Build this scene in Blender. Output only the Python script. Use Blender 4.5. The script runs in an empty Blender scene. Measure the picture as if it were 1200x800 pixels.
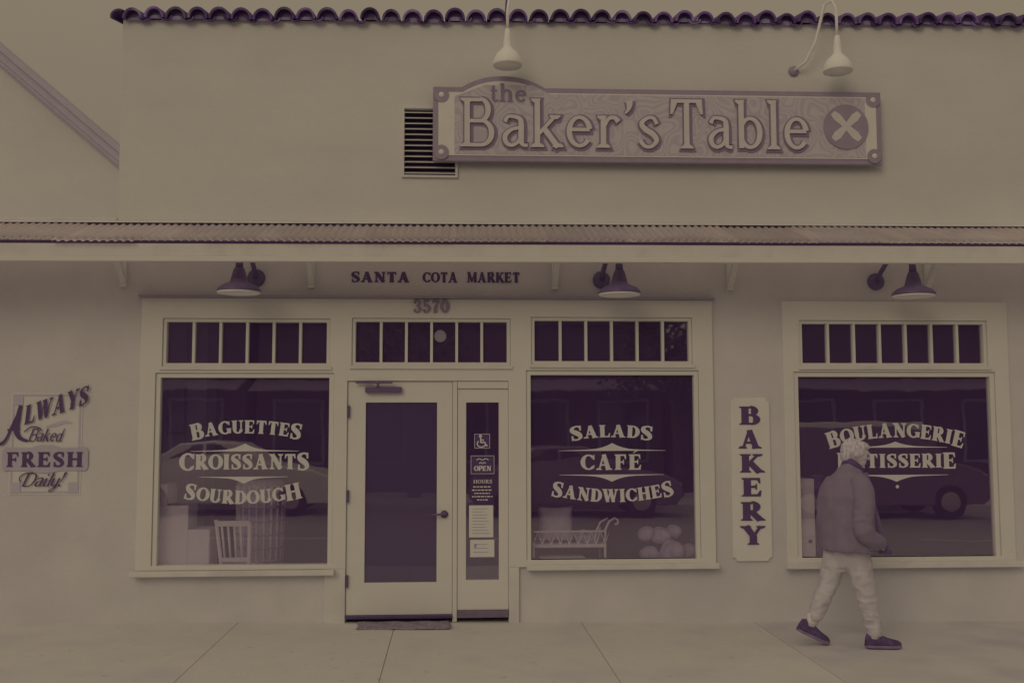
import bpy, bmesh, math, random
from mathutils import Vector, Matrix, noise
random.seed(7)
PI = math.pi
SC = bpy.context.scene
COL = SC.collection

# ------------------------------------------------------------------ camera
cam_d = bpy.data.cameras.new('camera')
cam = bpy.data.objects.new('camera', cam_d)
COL.objects.link(cam)
cam_d.sensor_width = 36.0
cam_d.sensor_fit = 'HORIZONTAL'
cam_d.lens = 36.75
cam_d.clip_start = 0.05
cam_d.clip_end = 2000.0
pit, yaw, rol = math.radians(4.517), math.radians(3.312), math.radians(-0.11)
fw = Vector((math.sin(yaw)*math.cos(pit), math.cos(yaw)*math.cos(pit), math.sin(pit)))
rt = Vector((math.cos(yaw), -math.sin(yaw), 0))
up = rt.cross(fw)
rt2 = math.cos(rol)*rt + math.sin(rol)*up
up2 = -math.sin(rol)*rt + math.cos(rol)*up
cam.matrix_world = Matrix(((rt2.x, up2.x, -fw.x, 0.0), (rt2.y, up2.y, -fw.y, -9.5),
                           (rt2.z, up2.z, -fw.z, 1.80), (0, 0, 0, 1)))
SC.camera = cam

# ------------------------------------------------------------------ sky and sun (soft overcast)
SUN_EL, SUN_AZ = math.radians(27), math.radians(208)      # azimuth from north (+y), clockwise
world = bpy.data.worlds.new('World')
SC.world = world
world.use_nodes = True
wn, wl = world.node_tree.nodes, world.node_tree.links
bg = wn['Background']
sky = wn.new('ShaderNodeTexSky')
sky.sky_type = 'NISHITA'
sky.sun_disc = False
sky.sun_elevation = SUN_EL
sky.sun_rotation = SUN_AZ
sky.air_density = 1.0
sky.dust_density = 4.0
bw = wn.new('ShaderNodeRGBToBW')
wl.new(sky.outputs[0], bw.inputs[0])
tint = wn.new('ShaderNodeMix'); tint.data_type = 'RGBA'; tint.blend_type = 'MULTIPLY'
tint.inputs[0].default_value = 1.0
wl.new(bw.outputs[0], tint.inputs[6])
tint.inputs[7].default_value = (1.0, 0.815, 0.575, 1)
flat = wn.new('ShaderNodeMix'); flat.data_type = 'RGBA'
flat.inputs[0].default_value = 0.8                         # cloud layer evens the sky out
wl.new(tint.outputs[2], flat.inputs[6])
flat.inputs[7].default_value = (8.3, 6.8, 4.9, 1)
# an overcast sky is brighter overhead than at the horizon
wtc = wn.new('ShaderNodeTexCoord'); wsp = wn.new('ShaderNodeSeparateXYZ')
wl.new(wtc.outputs['Generated'], wsp.inputs[0])
wmr = wn.new('ShaderNodeMapRange'); wmr.inputs[1].default_value = 0.0; wmr.inputs[2].default_value = 1.0
wmr.inputs[3].default_value = 0.80; wmr.inputs[4].default_value = 1.85
wl.new(wsp.outputs['Z'], wmr.inputs[0])
wmu = wn.new('ShaderNodeMix'); wmu.data_type = 'RGBA'; wmu.blend_type = 'MULTIPLY'; wmu.inputs[0].default_value = 1.0
wl.new(flat.outputs[2], wmu.inputs[6]); wl.new(wmr.outputs[0], wmu.inputs[7])
wl.new(wmu.outputs[2], bg.inputs[0])
bg.inputs[1].default_value = 0.10

sun_d = bpy.data.lights.new('sun', 'SUN')
sun_d.energy = 1.25
sun_d.angle = math.radians(28)
sun_d.color = (1.0, 0.83, 0.55)
sun = bpy.data.objects.new('sun', sun_d)
COL.objects.link(sun)
sdir = Vector((math.sin(SUN_AZ)*math.cos(SUN_EL), math.cos(SUN_AZ)*math.cos(SUN_EL), math.sin(SUN_EL)))
sun.rotation_euler = sdir.to_track_quat('Z', 'Y').to_euler()

SC.view_settings.view_transform = 'Standard'
SC.view_settings.look = 'None'
SC.view_settings.gamma = 1.0
SC.view_settings.exposure = -1.80
SC.render.engine = 'CYCLES'
try:
    SC.cycles.use_denoising = True
    SC.cycles.max_bounces = 8
    SC.cycles.transparent_max_bounces = 12
except Exception:
    pass

# ------------------------------------------------------------------ materials
def lin(c):
    c /= 255.0
    return c/12.92 if c <= 0.04045 else ((c+0.055)/1.055)**2.4
WHITE = (131, 119, 101)          # how white paint stands in the toned print
def tone(r, g, b, k=1.0):
    """reflectance of a surface that stands at (r,g,b) where white paint (0.78) stands at WHITE"""
    return tuple(min(0.95, 0.78*k*lin(v)/lin(w)) for v, w in zip((r, g, b), WHITE)) + (1.0,)

def mat(name, col, rough=0.6, var=0.06, scale=6.0, bump=0.0, bscale=60.0, spec=0.3, metal=0.0,
        stain=None, stain_scale=1.5, stain_amt=0.0, stretch=(1, 1, 1)):
    m = bpy.data.materials.new(name)
    m.use_nodes = True
    n, l = m.node_tree.nodes, m.node_tree.links
    b = n['Principled BSDF']
    b.inputs['Roughness'].default_value = rough
    b.inputs['Metallic'].default_value = metal
    b.inputs['Specular IOR Level'].default_value = spec
    tc = n.new('ShaderNodeTexCoord')
    mp = n.new('ShaderNodeMapping')
    mp.inputs['Scale'].default_value = stretch
    l.new(tc.outputs['Object'], mp.inputs[0])
    ns = n.new('ShaderNodeTexNoise')
    ns.inputs['Scale'].default_value = scale
    ns.inputs['Detail'].default_value = 6
    ns.inputs['Roughness'].default_value = 0.6
    l.new(mp.outputs[0], ns.inputs['Vector'])
    rmp = n.new('ShaderNodeMapRange')
    rmp.inputs[1].default_value = 0.3; rmp.inputs[2].default_value = 0.7
    rmp.inputs[3].default_value = 1 - var; rmp.inputs[4].default_value = 1 + var
    l.new(ns.outputs['Fac'], rmp.inputs[0])
    mx = n.new('ShaderNodeMix'); mx.data_type = 'RGBA'; mx.blend_type = 'MULTIPLY'
    mx.inputs[0].default_value = 1.0
    mx.inputs[6].default_value = col
    l.new(rmp.outputs[0], mx.inputs[7])
    out = mx.outputs[2]
    if stain is not None:
        s = n.new('ShaderNodeTexNoise')
        s.inputs['Scale'].default_value = stain_scale
        s.inputs['Detail'].default_value = 5
        l.new(mp.outputs[0], s.inputs['Vector'])
        sr = n.new('ShaderNodeMapRange')
        sr.inputs[1].default_value = 0.5; sr.inputs[2].default_value = 0.68
        sr.inputs[3].default_value = 0.0; sr.inputs[4].default_value = stain_amt
        l.new(s.outputs['Fac'], sr.inputs[0])
        m2 = n.new('ShaderNodeMix'); m2.data_type = 'RGBA'
        l.new(sr.outputs[0], m2.inputs[0])
        l.new(out, m2.inputs[6])
        m2.inputs[7].default_value = stain
        out = m2.outputs[2]
    l.new(out, b.inputs['Base Color'])
    if bump:
        nb = n.new('ShaderNodeTexNoise')
        nb.inputs['Scale'].default_value = bscale
        nb.inputs['Detail'].default_value = 4
        l.new(tc.outputs['Object'], nb.inputs['Vector'])
        bp = n.new('ShaderNodeBump')
        bp.inputs['Strength'].default_value = bump
        bp.inputs['Distance'].default_value = 0.01
        l.new(nb.outputs['Fac'], bp.inputs['Height'])
        l.new(bp.outputs[0], b.inputs['Normal'])
    return m

M = {}
M['stucco'] = mat('stucco', tone(125, 113, 99), 0.85, 0.05, 2.2, 0.35, 38, 0.15, stain=tone(118, 106, 95), stain_scale=0.7, stain_amt=0.5)
M['stucco_up'] = mat('stucco_up', tone(127, 116, 99), 0.85, 0.045, 1.6, 0.28, 34, 0.15, stain=tone(121, 109, 96), stain_scale=0.6, stain_amt=0.5, stretch=(0.5, 1, 1))
M['white'] = mat('white_paint', tone(131, 119, 101), 0.45, 0.025, 3.0, 0.03, 90, 0.35)
M['white2'] = mat('white_paint_worn', tone(129, 117, 100), 0.5, 0.05, 4.0, 0.05, 60, 0.3, stain=tone(112, 99, 91), stain_scale=3.0, stain_amt=0.35)
M['seam'] = mat('worn_strip', tone(74, 58, 62), 0.7, 0.12, 12)
M['dark'] = mat('dark_paint', tone(52, 35, 54), 0.45, 0.1, 8, spec=0.3)
M['tile'] = mat('clay_tile', tone(60, 40, 62), 0.75, 0.25, 9, 0.3, 30, 0.2, stain=tone(100, 84, 88), stain_scale=6, stain_amt=0.5)
M['mortar'] = mat('mortar', tone(88, 72, 82), 0.9, 0.25, 25, 0.4, 60, 0.1)
M['sheet'] = mat('corrugated_sheet', tone(140, 128, 108, 1.2), 0.5, 0.12, 5, 0.05, 60, 0.3, stain=tone(96, 80, 82), stain_scale=2.6, stain_amt=0.6, stretch=(1, 0.8, 1))
M['mauve'] = mat('mauve_paint', tone(95, 80, 80), 0.55, 0.06, 10)
M['letter_dark'] = mat('dark_lettering', tone(56, 38, 55), 0.6, 0.08, 20, spec=0.2)
M['letter_mid'] = mat('mauve_lettering', tone(86, 70, 74), 0.6, 0.06, 20, spec=0.2)
M['letter_white'] = mat('pale_lettering', tone(130, 118, 104, 0.95), 0.55, 0.05, 20, spec=0.2)
M['letter_sign'] = mat('sign_letter_paint', tone(127, 114, 99), 0.55, 0.05, 20, spec=0.2)
M['plate'] = mat('sign_plate', tone(133, 121, 103), 0.5, 0.04, 6, spec=0.3)
M['plate_flat'] = mat('sign_plate_flat', tone(129, 117, 101), 0.7, 0.05, 5, spec=0.2)
M['plate2'] = mat('sign_plate_band', tone(112, 99, 94), 0.6, 0.05, 9, spec=0.2)
M['plate3'] = mat('sign_plate_line', tone(114, 101, 96), 0.6, 0.05, 9, spec=0.2)
M['metal_dark'] = mat('dark_metal', tone(62, 46, 62), 0.4, 0.1, 12, spec=0.5)
M['lamp_in'] = mat('lamp_inner', tone(136, 124, 107, 1.25), 0.4, 0.03, 6)
M['lamp_pale'] = mat('pale_enamel', tone(136, 124, 106, 1.1), 0.5, 0.03, 8, spec=0.4)
M['concrete'] = mat('concrete', tone(131, 119, 101, 0.95), 0.9, 0.06, 1.3, 0.25, 50, 0.15, stain=tone(119, 107, 97, 0.90), stain_scale=1.3, stain_amt=0.5)
M['joint'] = mat('joint_dirt', tone(117, 104, 95, 0.95), 0.95, 0.2, 20)
M['asphalt'] = mat('asphalt', (0.48, 0.46, 0.47, 1), 0.95, 0.15, 14, 0.4, 120, 0.15)
M['earth'] = mat('earth', (0.30, 0.26, 0.24, 1), 0.95, 0.3, 0.3)
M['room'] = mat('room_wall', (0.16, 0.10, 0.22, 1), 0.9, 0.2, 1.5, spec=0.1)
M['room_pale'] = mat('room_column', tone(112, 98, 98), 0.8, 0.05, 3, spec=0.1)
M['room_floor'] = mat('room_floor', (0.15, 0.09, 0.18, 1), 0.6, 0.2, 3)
M['inner_white'] = mat('inner_white', tone(136, 124, 107, 1.2), 0.6, 0.03, 4)
M['wicker'] = mat('wicker', tone(118, 104, 98), 0.8, 0.25, 30, 0.6, 80, 0.1)
M['loaf'] = mat('loaf_crust', tone(112, 97, 95), 0.85, 0.35, 9, 0.6, 30, 0.1)
M['cloth'] = mat('cushion_cloth', tone(126, 112, 102), 0.9, 0.12, 14, 0.3, 90, 0.1)
M['mat'] = mat('door_mat', tone(98, 84, 82), 0.98, 0.3, 40, 0.8, 160, 0.05)
M['jacket'] = mat('jacket_cloth', tone(90, 75, 77, 0.84), 0.92, 0.06, 14, 0.25, 140, 0.1)
M['jacket_dark'] = mat('jacket_shade', tone(72, 56, 66), 0.92, 0.1, 20, 0.3, 45, 0.1)
M['trousers'] = mat('trouser_cloth', tone(123, 110, 99, 0.92), 0.92, 0.12, 9, 0.2, 120, 0.1)
M['shoe'] = mat('shoe_upper', tone(56, 40, 55), 0.8, 0.3, 25, 0.4, 90, 0.2)
M['sole'] = mat('shoe_sole', tone(80, 64, 72), 0.8, 0.15, 20)
M['skin'] = mat('skin', tone(122, 106, 98), 0.6, 0.08, 20, 0.1, 90, 0.3)
M['hair'] = mat('grey_hair', tone(122, 108, 100), 0.85, 0.38, 22, 0.7, 90, 0.15, stretch=(3, 3, .6))
M['collar'] = mat('dark_collar', tone(58, 42, 58), 0.9, 0.1, 20)
M['sock'] = mat('sock', tone(132, 119, 103), 0.9, 0.1, 30)
M['paper'] = mat('paper', tone(132, 120, 103), 0.8, 0.03, 8)
M['paper_ink'] = mat('paper_ink', tone(98, 84, 88), 0.8)
M['bark'] = mat('bark', (0.14, 0.10, 0.09, 1), 0.95, 0.3, 12, 0.6, 30)
M['leaf'] = mat('leaf', (0.10, 0.085, 0.07, 1), 0.7, 0.4, 3)
M['siding'] = mat('siding', (0.14, 0.10, 0.15, 1), 0.8, 0.15, 2, 0.1, 40)
M['shingle'] = mat('shingle', (0.20, 0.15, 0.19, 1), 0.9, 0.25, 12, 0.4, 30)
M['rubber'] = mat('tyre_rubber', (0.035, 0.02, 0.045, 1), 0.8, 0.1, 20)
M['alloy'] = mat('alloy', (0.55, 0.5, 0.5, 1), 0.35, 0.05, 10, metal=0.7)
M['car_pale'] = mat('car_paint_pale', (0.90, 0.87, 0.85, 1), 0.3, 0.02, 3, spec=0.6)
M['car_dark'] = mat('car_paint_dark', (0.22, 0.15, 0.25, 1), 0.3, 0.03, 3, spec=0.6)
M['car_glass'] = mat('car_glass', (0.03, 0.02, 0.04, 1), 0.08, 0.02, 3, spec=0.8)
M['lens'] = mat('lamp_lens', (0.75, 0.7, 0.65, 1), 0.15, 0.02, 3, spec=0.8)

sm_ = M['sheet'].node_tree
trl = sm_.nodes.new('ShaderNodeBsdfTranslucent'); trl.inputs[0].default_value = (0.96, 0.88, 0.90, 1)
mxs = sm_.nodes.new('ShaderNodeMixShader'); mxs.inputs[0].default_value = 0.80  # translucency added to let light through and brighten the wall below
sm_.links.new(sm_.nodes['Principled BSDF'].outputs[0], mxs.inputs[1]); sm_.links.new(trl.outputs[0], mxs.inputs[2])
sm_.links.new(mxs.outputs[0], sm_.nodes['Material Output'].inputs[0])

def speckle(m, scale, lo, hi, k):
    n, l = m.node_tree.nodes, m.node_tree.links
    b = n['Principled BSDF']
    src = b.inputs['Base Color'].links[0].from_socket
    tc = n.new('ShaderNodeTexCoord')
    ns = n.new('ShaderNodeTexNoise'); ns.inputs['Scale'].default_value = scale; ns.inputs['Detail'].default_value = 3
    l.new(tc.outputs['Object'], ns.inputs['Vector'])
    mr = n.new('ShaderNodeMapRange'); mr.inputs[1].default_value = lo; mr.inputs[2].default_value = hi
    mr.inputs[3].default_value = 1.0; mr.inputs[4].default_value = k
    l.new(ns.outputs['Fac'], mr.inputs[0])
    mx = n.new('ShaderNodeMix'); mx.data_type = 'RGBA'; mx.blend_type = 'MULTIPLY'; mx.inputs[0].default_value = 1
    l.new(src, mx.inputs[6]); l.new(mr.outputs[0], mx.inputs[7]); l.new(mx.outputs[2], b.inputs['Base Color'])
speckle(M['concrete'], 90, .60, .72, .80)
speckle(M['concrete'], 11, .68, .71, .86)
speckle(M['stucco'], 60, .62, .74, .93)
speckle(M['stucco_up'], 60, .62, .74, .94)
speckle(M['mat'], 120, .5, .6, .6)

def per_piece(m, lo, hi):
    n, l = m.node_tree.nodes, m.node_tree.links
    b = n['Principled BSDF']
    src = b.inputs['Base Color'].links[0].from_socket
    ge = n.new('ShaderNodeNewGeometry')
    mr = n.new('ShaderNodeMapRange'); mr.inputs[3].default_value = lo; mr.inputs[4].default_value = hi
    l.new(ge.outputs['Random Per Island'], mr.inputs[0])
    mx = n.new('ShaderNodeMix'); mx.data_type = 'RGBA'; mx.blend_type = 'MULTIPLY'; mx.inputs[0].default_value = 1
    l.new(src, mx.inputs[6]); l.new(mr.outputs[0], mx.inputs[7]); l.new(mx.outputs[2], b.inputs['Base Color'])
per_piece(M['tile'], .55, 1.6)
per_piece(M['sheet'], .60, 1.15)
per_piece(M['mortar'], .6, 1.3)

def glass_mat(name, film, film_amt, refl):
    m = bpy.data.materials.new(name); m.use_nodes = True
    n, l = m.node_tree.nodes, m.node_tree.links
    n.remove(n['Principled BSDF'])
    out = n['Material Output']
    tr = n.new('ShaderNodeBsdfTransparent'); tr.inputs[0].default_value = (0.98, 0.97, 0.99, 1)
    df = n.new('ShaderNodeBsdfDiffuse'); df.inputs[0].default_value = film
    gl = n.new('ShaderNodeBsdfGlossy'); gl.inputs['Roughness'].default_value = 0.015
    gl.inputs[0].default_value = (0.95, 0.95, 0.95, 1)
    tc = n.new('ShaderNodeTexCoord')
    ns = n.new('ShaderNodeTexNoise'); ns.inputs['Scale'].default_value = 2.2; ns.inputs['Detail'].default_value = 2
    l.new(tc.outputs['Object'], ns.inputs['Vector'])
    bp = n.new('ShaderNodeBump'); bp.inputs['Strength'].default_value = 0.012; bp.inputs['Distance'].default_value = 0.05
    l.new(ns.outputs['Fac'], bp.inputs['Height']); l.new(bp.outputs[0], gl.inputs['Normal'])
    m1 = n.new('ShaderNodeMixShader'); m1.inputs[0].default_value = film_amt
    l.new(tr.outputs[0], m1.inputs[1]); l.new(df.outputs[0], m1.inputs[2])
    fr = n.new('ShaderNodeFresnel'); fr.inputs[0].default_value = refl
    ge = n.new('ShaderNodeNewGeometry')      # the inner face of a pane adds nothing: film and gloss sit on the outside
    inv = n.new('ShaderNodeMath'); inv.operation = 'SUBTRACT'; inv.inputs[0].default_value = 1.0
    l.new(ge.outputs['Backfacing'], inv.inputs[1])
    k1 = n.new('ShaderNodeMath'); k1.operation = 'MULTIPLY'; k1.inputs[1].default_value = film_amt
    l.new(inv.outputs[0], k1.inputs[0]); l.new(k1.outputs[0], m1.inputs[0])
    k2 = n.new('ShaderNodeMath'); k2.operation = 'MULTIPLY'
    l.new(inv.outputs[0], k2.inputs[0]); l.new(fr.outputs[0], k2.inputs[1])
    m2 = n.new('ShaderNodeMixShader')
    l.new(k2.outputs[0], m2.inputs[0]); l.new(m1.outputs[0], m2.inputs[1]); l.new(gl.outputs[0], m2.inputs[2])
    l.new(m2.outputs[0], out.inputs[0])
    return m
M['glass'] = glass_mat('window_glass', (0.47, 0.25, 0.88, 1), 0.18, 3.35)
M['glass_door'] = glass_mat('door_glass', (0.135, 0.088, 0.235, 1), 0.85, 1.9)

# ------------------------------------------------------------------ mesh helpers
class MB:
    def __init__(s): s.b = bmesh.new()
    def quad(s, *p):
        try: return s.b.faces.new([s.b.verts.new(q) for q in p])
        except ValueError: pass
    def box(s, x0, x1, y0, y1, z0, z1, mtx=None):
        v = [Vector((x, y, z)) for x in (x0, x1) for y in (y0, y1) for z in (z0, z1)]
        if mtx: v = [mtx @ q for q in v]
        v = [s.b.verts.new(q) for q in v]
        for f in ((0, 1, 3, 2), (4, 6, 7, 5), (0, 4, 5, 1), (2, 3, 7, 6), (0, 2, 6, 4), (1, 5, 7, 3)):
            s.b.faces.new([v[i] for i in f])
        return s
    def loft(s, rings, cap=True, closed=False):
        vs = [[s.b.verts.new(p) for p in r] for r in rings]
        n = len(vs[0])
        for a, b in zip(vs, vs[1:]):
            for i in range(n):
                s.b.faces.new((a[i], a[(i+1) % n], b[(i+1) % n], b[i]))
        if cap:
            s.b.faces.new(list(reversed(vs[0]))); s.b.faces.new(vs[-1])
        return s
    def tube(s, pts, r, seg=10):
        pts = [Vector(p) for p in pts]
        rr = r if isinstance(r, (list, tuple)) else [r]*len(pts)
        rings = []
        ref = None
        for i, p in enumerate(pts):
            t = (pts[min(i+1, len(pts)-1)] - pts[max(i-1, 0)]).normalized()
            if ref is None:
                ref = t.cross(Vector((0, 0, 1)))
                if ref.length < 0.1: ref = t.cross(Vector((0, 1, 0)))
            ref = (ref - t*ref.dot(t)).normalized()
            bi = t.cross(ref)
            rings.append([p + rr[i]*(math.cos(a)*ref + math.sin(a)*bi) for a in [2*PI*k/seg for k in range(seg)]])
        return s.loft(rings)
    def lathe(s, prof, c=(0, 0, 0), seg=24, mtx=None):
        rings = []
        for r, z in prof:
            ring = [Vector((r*math.cos(2*PI*k/seg), r*math.sin(2*PI*k/seg), z)) for k in range(seg)]
            ring = [(mtx @ q if mtx else q) + Vector(c) for q in ring]
            rings.append(ring)
        return s.loft(rings)
    def ball(s, c, rx, ry, rz, seg=16, mtx=None):
        prof = [(max(1e-4, math.sin(PI*k/10)), -math.cos(PI*k/10)) for k in range(11)]
        rings = []
        for r, z in prof:
            ring = [Vector((rx*r*math.cos(2*PI*k/seg), ry*r*math.sin(2*PI*k/seg), rz*z)) for k in range(seg)]
            rings.append([(mtx @ q if mtx else q) + Vector(c) for q in ring])
        return s.loft(rings)
    def prism(s, poly, y0, y1):
        """polygon in x,z extruded from y0 (front) to y1"""
        a = [s.b.verts.new((x, y0, z)) for x, z in poly]
        b = [s.b.verts.new((x, y1, z)) for x, z in poly]
        n = len(poly)
        s.b.faces.new(a); s.b.faces.new(list(reversed(b)))
        for i in range(n):
            s.b.faces.new((a[(i+1) % n], a[i], b[i], b[(i+1) % n]))
        return s
    def holed(s, x0, x1, z0, z1, holes, y0, y1):
        """board in the x,z plane with rectangular holes, front at y0, back at y1"""
        xs = sorted({x0, x1, *[h[0] for h in holes], *[h[1] for h in holes]})
        zs = sorted({z0, z1, *[h[2] for h in holes], *[h[3] for h in holes]})
        xs = [x for x in xs if x0 <= x <= x1]; zs = [z for z in zs if z0 <= z <= z1]
        def solid(i, j):
            if i < 0 or j < 0 or i >= len(xs)-1 or j >= len(zs)-1: return False
            cx, cz = (xs[i]+xs[i+1])/2, (zs[j]+zs[j+1])/2
            return not any(h[0] < cx < h[1] and h[2] < cz < h[3] for h in holes)
        for i in range(len(xs)-1):
            for j in range(len(zs)-1):
                if not solid(i, j): continue
                a, b, c, d = xs[i], xs[i+1], zs[j], zs[j+1]
                s.quad((a, y0, c), (b, y0, c), (b, y0, d), (a, y0, d))
                s.quad((a, y1, d), (b, y1, d), (b, y1, c), (a, y1, c))
                if not solid(i-1, j): s.quad((a, y0, d), (a, y1, d), (a, y1, c), (a, y0, c))
                if not solid(i+1, j): s.quad((b, y0, c), (b, y1, c), (b, y1, d), (b, y0, d))
                if not solid(i, j-1): s.quad((a, y0, c), (a, y1, c), (b, y1, c), (b, y0, c))
                if not solid(i, j+1): s.quad((a, y0, d), (b, y0, d), (b, y1, d), (a, y1, d))
        bmesh.ops.remove_doubles(s.b, verts=s.b.verts, dist=1e-5)
        return s
    def build(s, name, m, parent=None, smooth=False, bevel=0.0, seg=2, warp=None):
        if warp:
            for v in s.b.verts: v.co = warp(v.co)
        bmesh.ops.recalc_face_normals(s.b, faces=s.b.faces)
        me = bpy.data.meshes.new(name)
        s.b.to_mesh(me); s.b.free()
        if smooth:
            for p in me.polygons: p.use_smooth = True
        me.materials.append(m)
        o = bpy.data.objects.new(name, me)
        COL.objects.link(o)
        if parent: o.parent = parent
        if bevel:
            bv = o.modifiers.new('bevel', 'BEVEL'); bv.width = bevel; bv.segments = seg
            bv.limit_method = 'ANGLE'; bv.angle_limit = math.radians(40)
        return o

def tag(o, label=None, cat=None, group=None, kind=None):
    if label: o['label'] = label
    if cat: o['category'] = cat
    if group: o['group'] = group
    if kind: o['kind'] = kind
    return o
def thing(name, label, cat, loc=(0, 0, 0), rz=0.0, group=None):
    o = bpy.data.objects.new(name, None)
    o.empty_display_size = 0.1
    COL.objects.link(o)
    o.location = loc; o.rotation_euler = (0, 0, rz)
    return tag(o, label, cat, group)
def remesh(o, voxel, smooth_it=4, sub=0):
    """fuse overlapping volumes into one continuous skin"""
    r = o.modifiers.new('r', 'REMESH'); r.mode = 'VOXEL'; r.voxel_size = voxel; r.use_smooth_shade = True
    sm = o.modifiers.new('s', 'SMOOTH'); sm.iterations = smooth_it; sm.factor = 0.5
    dg = bpy.context.evaluated_depsgraph_get()
    me = bpy.data.meshes.new_from_object(o.evaluated_get(dg))
    o.modifiers.clear()
    o.data = me
    for p in me.polygons: p.use_smooth = True
    return o

# ------------------------------------------------------------------ lettering: a drawn serif alphabet
def catmull(pts, n=7):
    P = [pts[0]] + list(pts) + [pts[-1]]
    out = []
    for i in range(1, len(P)-2):
        p0, p1, p2, p3 = P[i-1], P[i], P[i+1], P[i+2]
        for k in range(n):
            t = k/n
            out.append(tuple(0.5*((2*b) + (-a+c)*t + (2*a-5*b+4*c-d)*t*t + (-a+3*b-3*c+d)*t**3)
                             for a, b, c, d in zip(p0, p1, p2, p3)))
    out.append(tuple(P[-2]))
    return out

def ser(x, y, top, wdt, h):
    """bracketed serif slab centred on x at height y"""
    s = -1 if top else 1
    return [('P', [(x-wdt/2, y), (x+wdt/2, y), (x+wdt/2, y+s*h*0.6), (x+wdt*0.24, y+s*h*1.5), (x-wdt*0.24, y+s*h*1.5), (x-wdt/2, y+s*h*0.6)])]

def glyph(ch, T, t, sw):
    """advance width and strokes of one letter; T thick stem, t thin stroke, sw serif width; cap height 1"""
    h = t*0.75
    def st(x, y0=0.0, y1=1.0, a=True, b=True, w=T):
        r = [('L', [(x, y0, w), (x, y1, w)])]
        if a: r += ser(x, y0, False, sw, h)
        if b: r += ser(x, y1, True, sw, h)
        return r
    def hb(x0, x1, y, w=t, tick=0):
        r = [('L', [(x0, y, w), (x1, y, w)])]
        if tick:
            d = tick
            r += [('P', [(x1-t*0.9, y-w/2), (x1, y-w/2), (x1, y+w/2), (x1-t*0.9, y+w/2)] if False else
                   [(x1-T*0.75, y), (x1-t*0.3, y+d), (x1+t*0.25, y+d), (x1+t*0.1, y)])]
        return r
    def bowl(cx, cy, rx, ry, a0, a1, TT=T, tt=t, n=22):
        p = []
        for k in range(n+1):
            a = math.radians(a0 + (a1-a0)*k/n)
            c2 = math.cos(a)**2
            p.append((cx + rx*math.cos(a), cy + ry*math.sin(a), tt + (TT-tt)*c2))
        return [('L', p)]
    def sp(pts, n=7): return [('L', catmull(pts, n))]
    m = sw/2
    if ch == 'A':
        return 0.84+m*.6, [('L', [(0.16, 0, t), (0.42, 1, t)]), ('L', [(0.70, 0, T), (0.42, 1, T*.9)])] + hb(0.22, 0.6, 0.32) + ser(0.14, 0, False, sw*.85, h) + ser(0.72, 0, False, sw, h)
    if ch == 'B':
        return 0.74+m*.3, st(m, a=True, b=True) + hb(m, 0.42, 1-t/2) + hb(m, 0.42, 0.53) + hb(m, 0.42, t/2) + bowl(0.40, 0.755, 0.16, 0.225-t*.0, -90, 90) + bowl(0.42, 0.285, 0.21, 0.255-t*.1, -90, 90)
    if ch == 'C':
        return 0.80, bowl(0.44, 0.5, 0.36-T*.1, 0.5-t/2, 42, 318) + [('P', [(0.66, 0.68), (0.78, 0.66), (0.78, 0.98), (0.73, 0.98)]), ('P', [(0.66, 0.26), (0.78, 0.33), (0.76, 0.10), (0.70, 0.12)])]
    if ch == 'D':
        return 0.82, st(m) + hb(m, 0.38, 1-t/2) + hb(m, 0.38, t/2) + bowl(0.36, 0.5, 0.36-T*.15, 0.5-t/2, -90, 90)
    if ch in 'EÉ':
        g = st(m, a=True, b=True) + hb(m, 0.64, 1-t/2) + hb(m, 0.52, 0.52) + hb(m, 0.67, t/2)
        g += [('P', [(0.56, 1-t), (0.64, 0.70), (0.69, 0.70), (0.67, 1.0), (0.56, 1.0)]), ('P', [(0.57, t), (0.66, 0.32), (0.72, 0.32), (0.69, 0.0), (0.57, 0.0)]),
              ('P', [(0.46, 0.53), (0.52, 0.68), (0.56, 0.68), (0.56, 0.36), (0.52, 0.36), (0.46, 0.51)])]
        if ch == 'É': g += [('P', [(0.24, 1.08), (0.30, 1.08), (0.60, 1.26), (0.50, 1.34)])]
        return 0.76, g
    if ch == 'F':
        return 0.72, st(m) + hb(m, 0.62, 1-t/2) + hb(m, 0.50, 0.50) + [('P', [(0.54, 1-t), (0.62, 0.68), (0.67, 0.68), (0.66, 1.0), (0.54, 1.0)]), ('P', [(0.46, 0.51), (0.50, 0.66), (0.54, 0.66), (0.54, 0.34), (0.50, 0.34), (0.46, 0.49)])]
    if ch == 'G':
        return 0.88, bowl(0.44, 0.5, 0.36-T*.1, 0.5-t/2, 45, 318) + [('P', [(0.66, 0.70), (0.77, 0.68), (0.77, 0.98), (0.72, 0.98)])] + [('L', [(0.72, 0.06, T), (0.72, 0.42, T)])] + ser(0.71, 0.44, True, sw*.95, h)
    if ch == 'H':
        return 0.86+m*.4, st(m) + st(0.72) + hb(m, 0.72, 0.52)
    if ch == 'I':
        return sw+0.06, st(sw/2+.02)
    if ch == 'K':
        return 0.86, st(m) + [('L', [(m+.08, 0.42, t), (0.68, 0.98, t)]), ('L', [(0.34, 0.60, T*.95), (0.74, 0.0, T)])] + ser(0.66, 1, True, sw*.9, h) + ser(0.74, 0, False, sw*.9, h)
    if ch == 'L':
        return 0.72, st(m) + hb(m, 0.64, t/2) + [('P', [(0.55, t), (0.63, 0.34), (0.69, 0.34), (0.66, 0.0), (0.55, 0.0)])]
    if ch == 'M':
        return 1.08, [('L', [(0.18, 0, t), (0.20, 1, t)]), ('L', [(0.22, 1, T*.9), (0.54, 0.06, T*.8)]), ('L', [(0.54, 0.06, t), (0.84, 1, t)])] + st(0.88) + ser(0.18, 0, False, sw*.8, h) + ser(0.18, 1, True, sw*.8, h)
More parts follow.
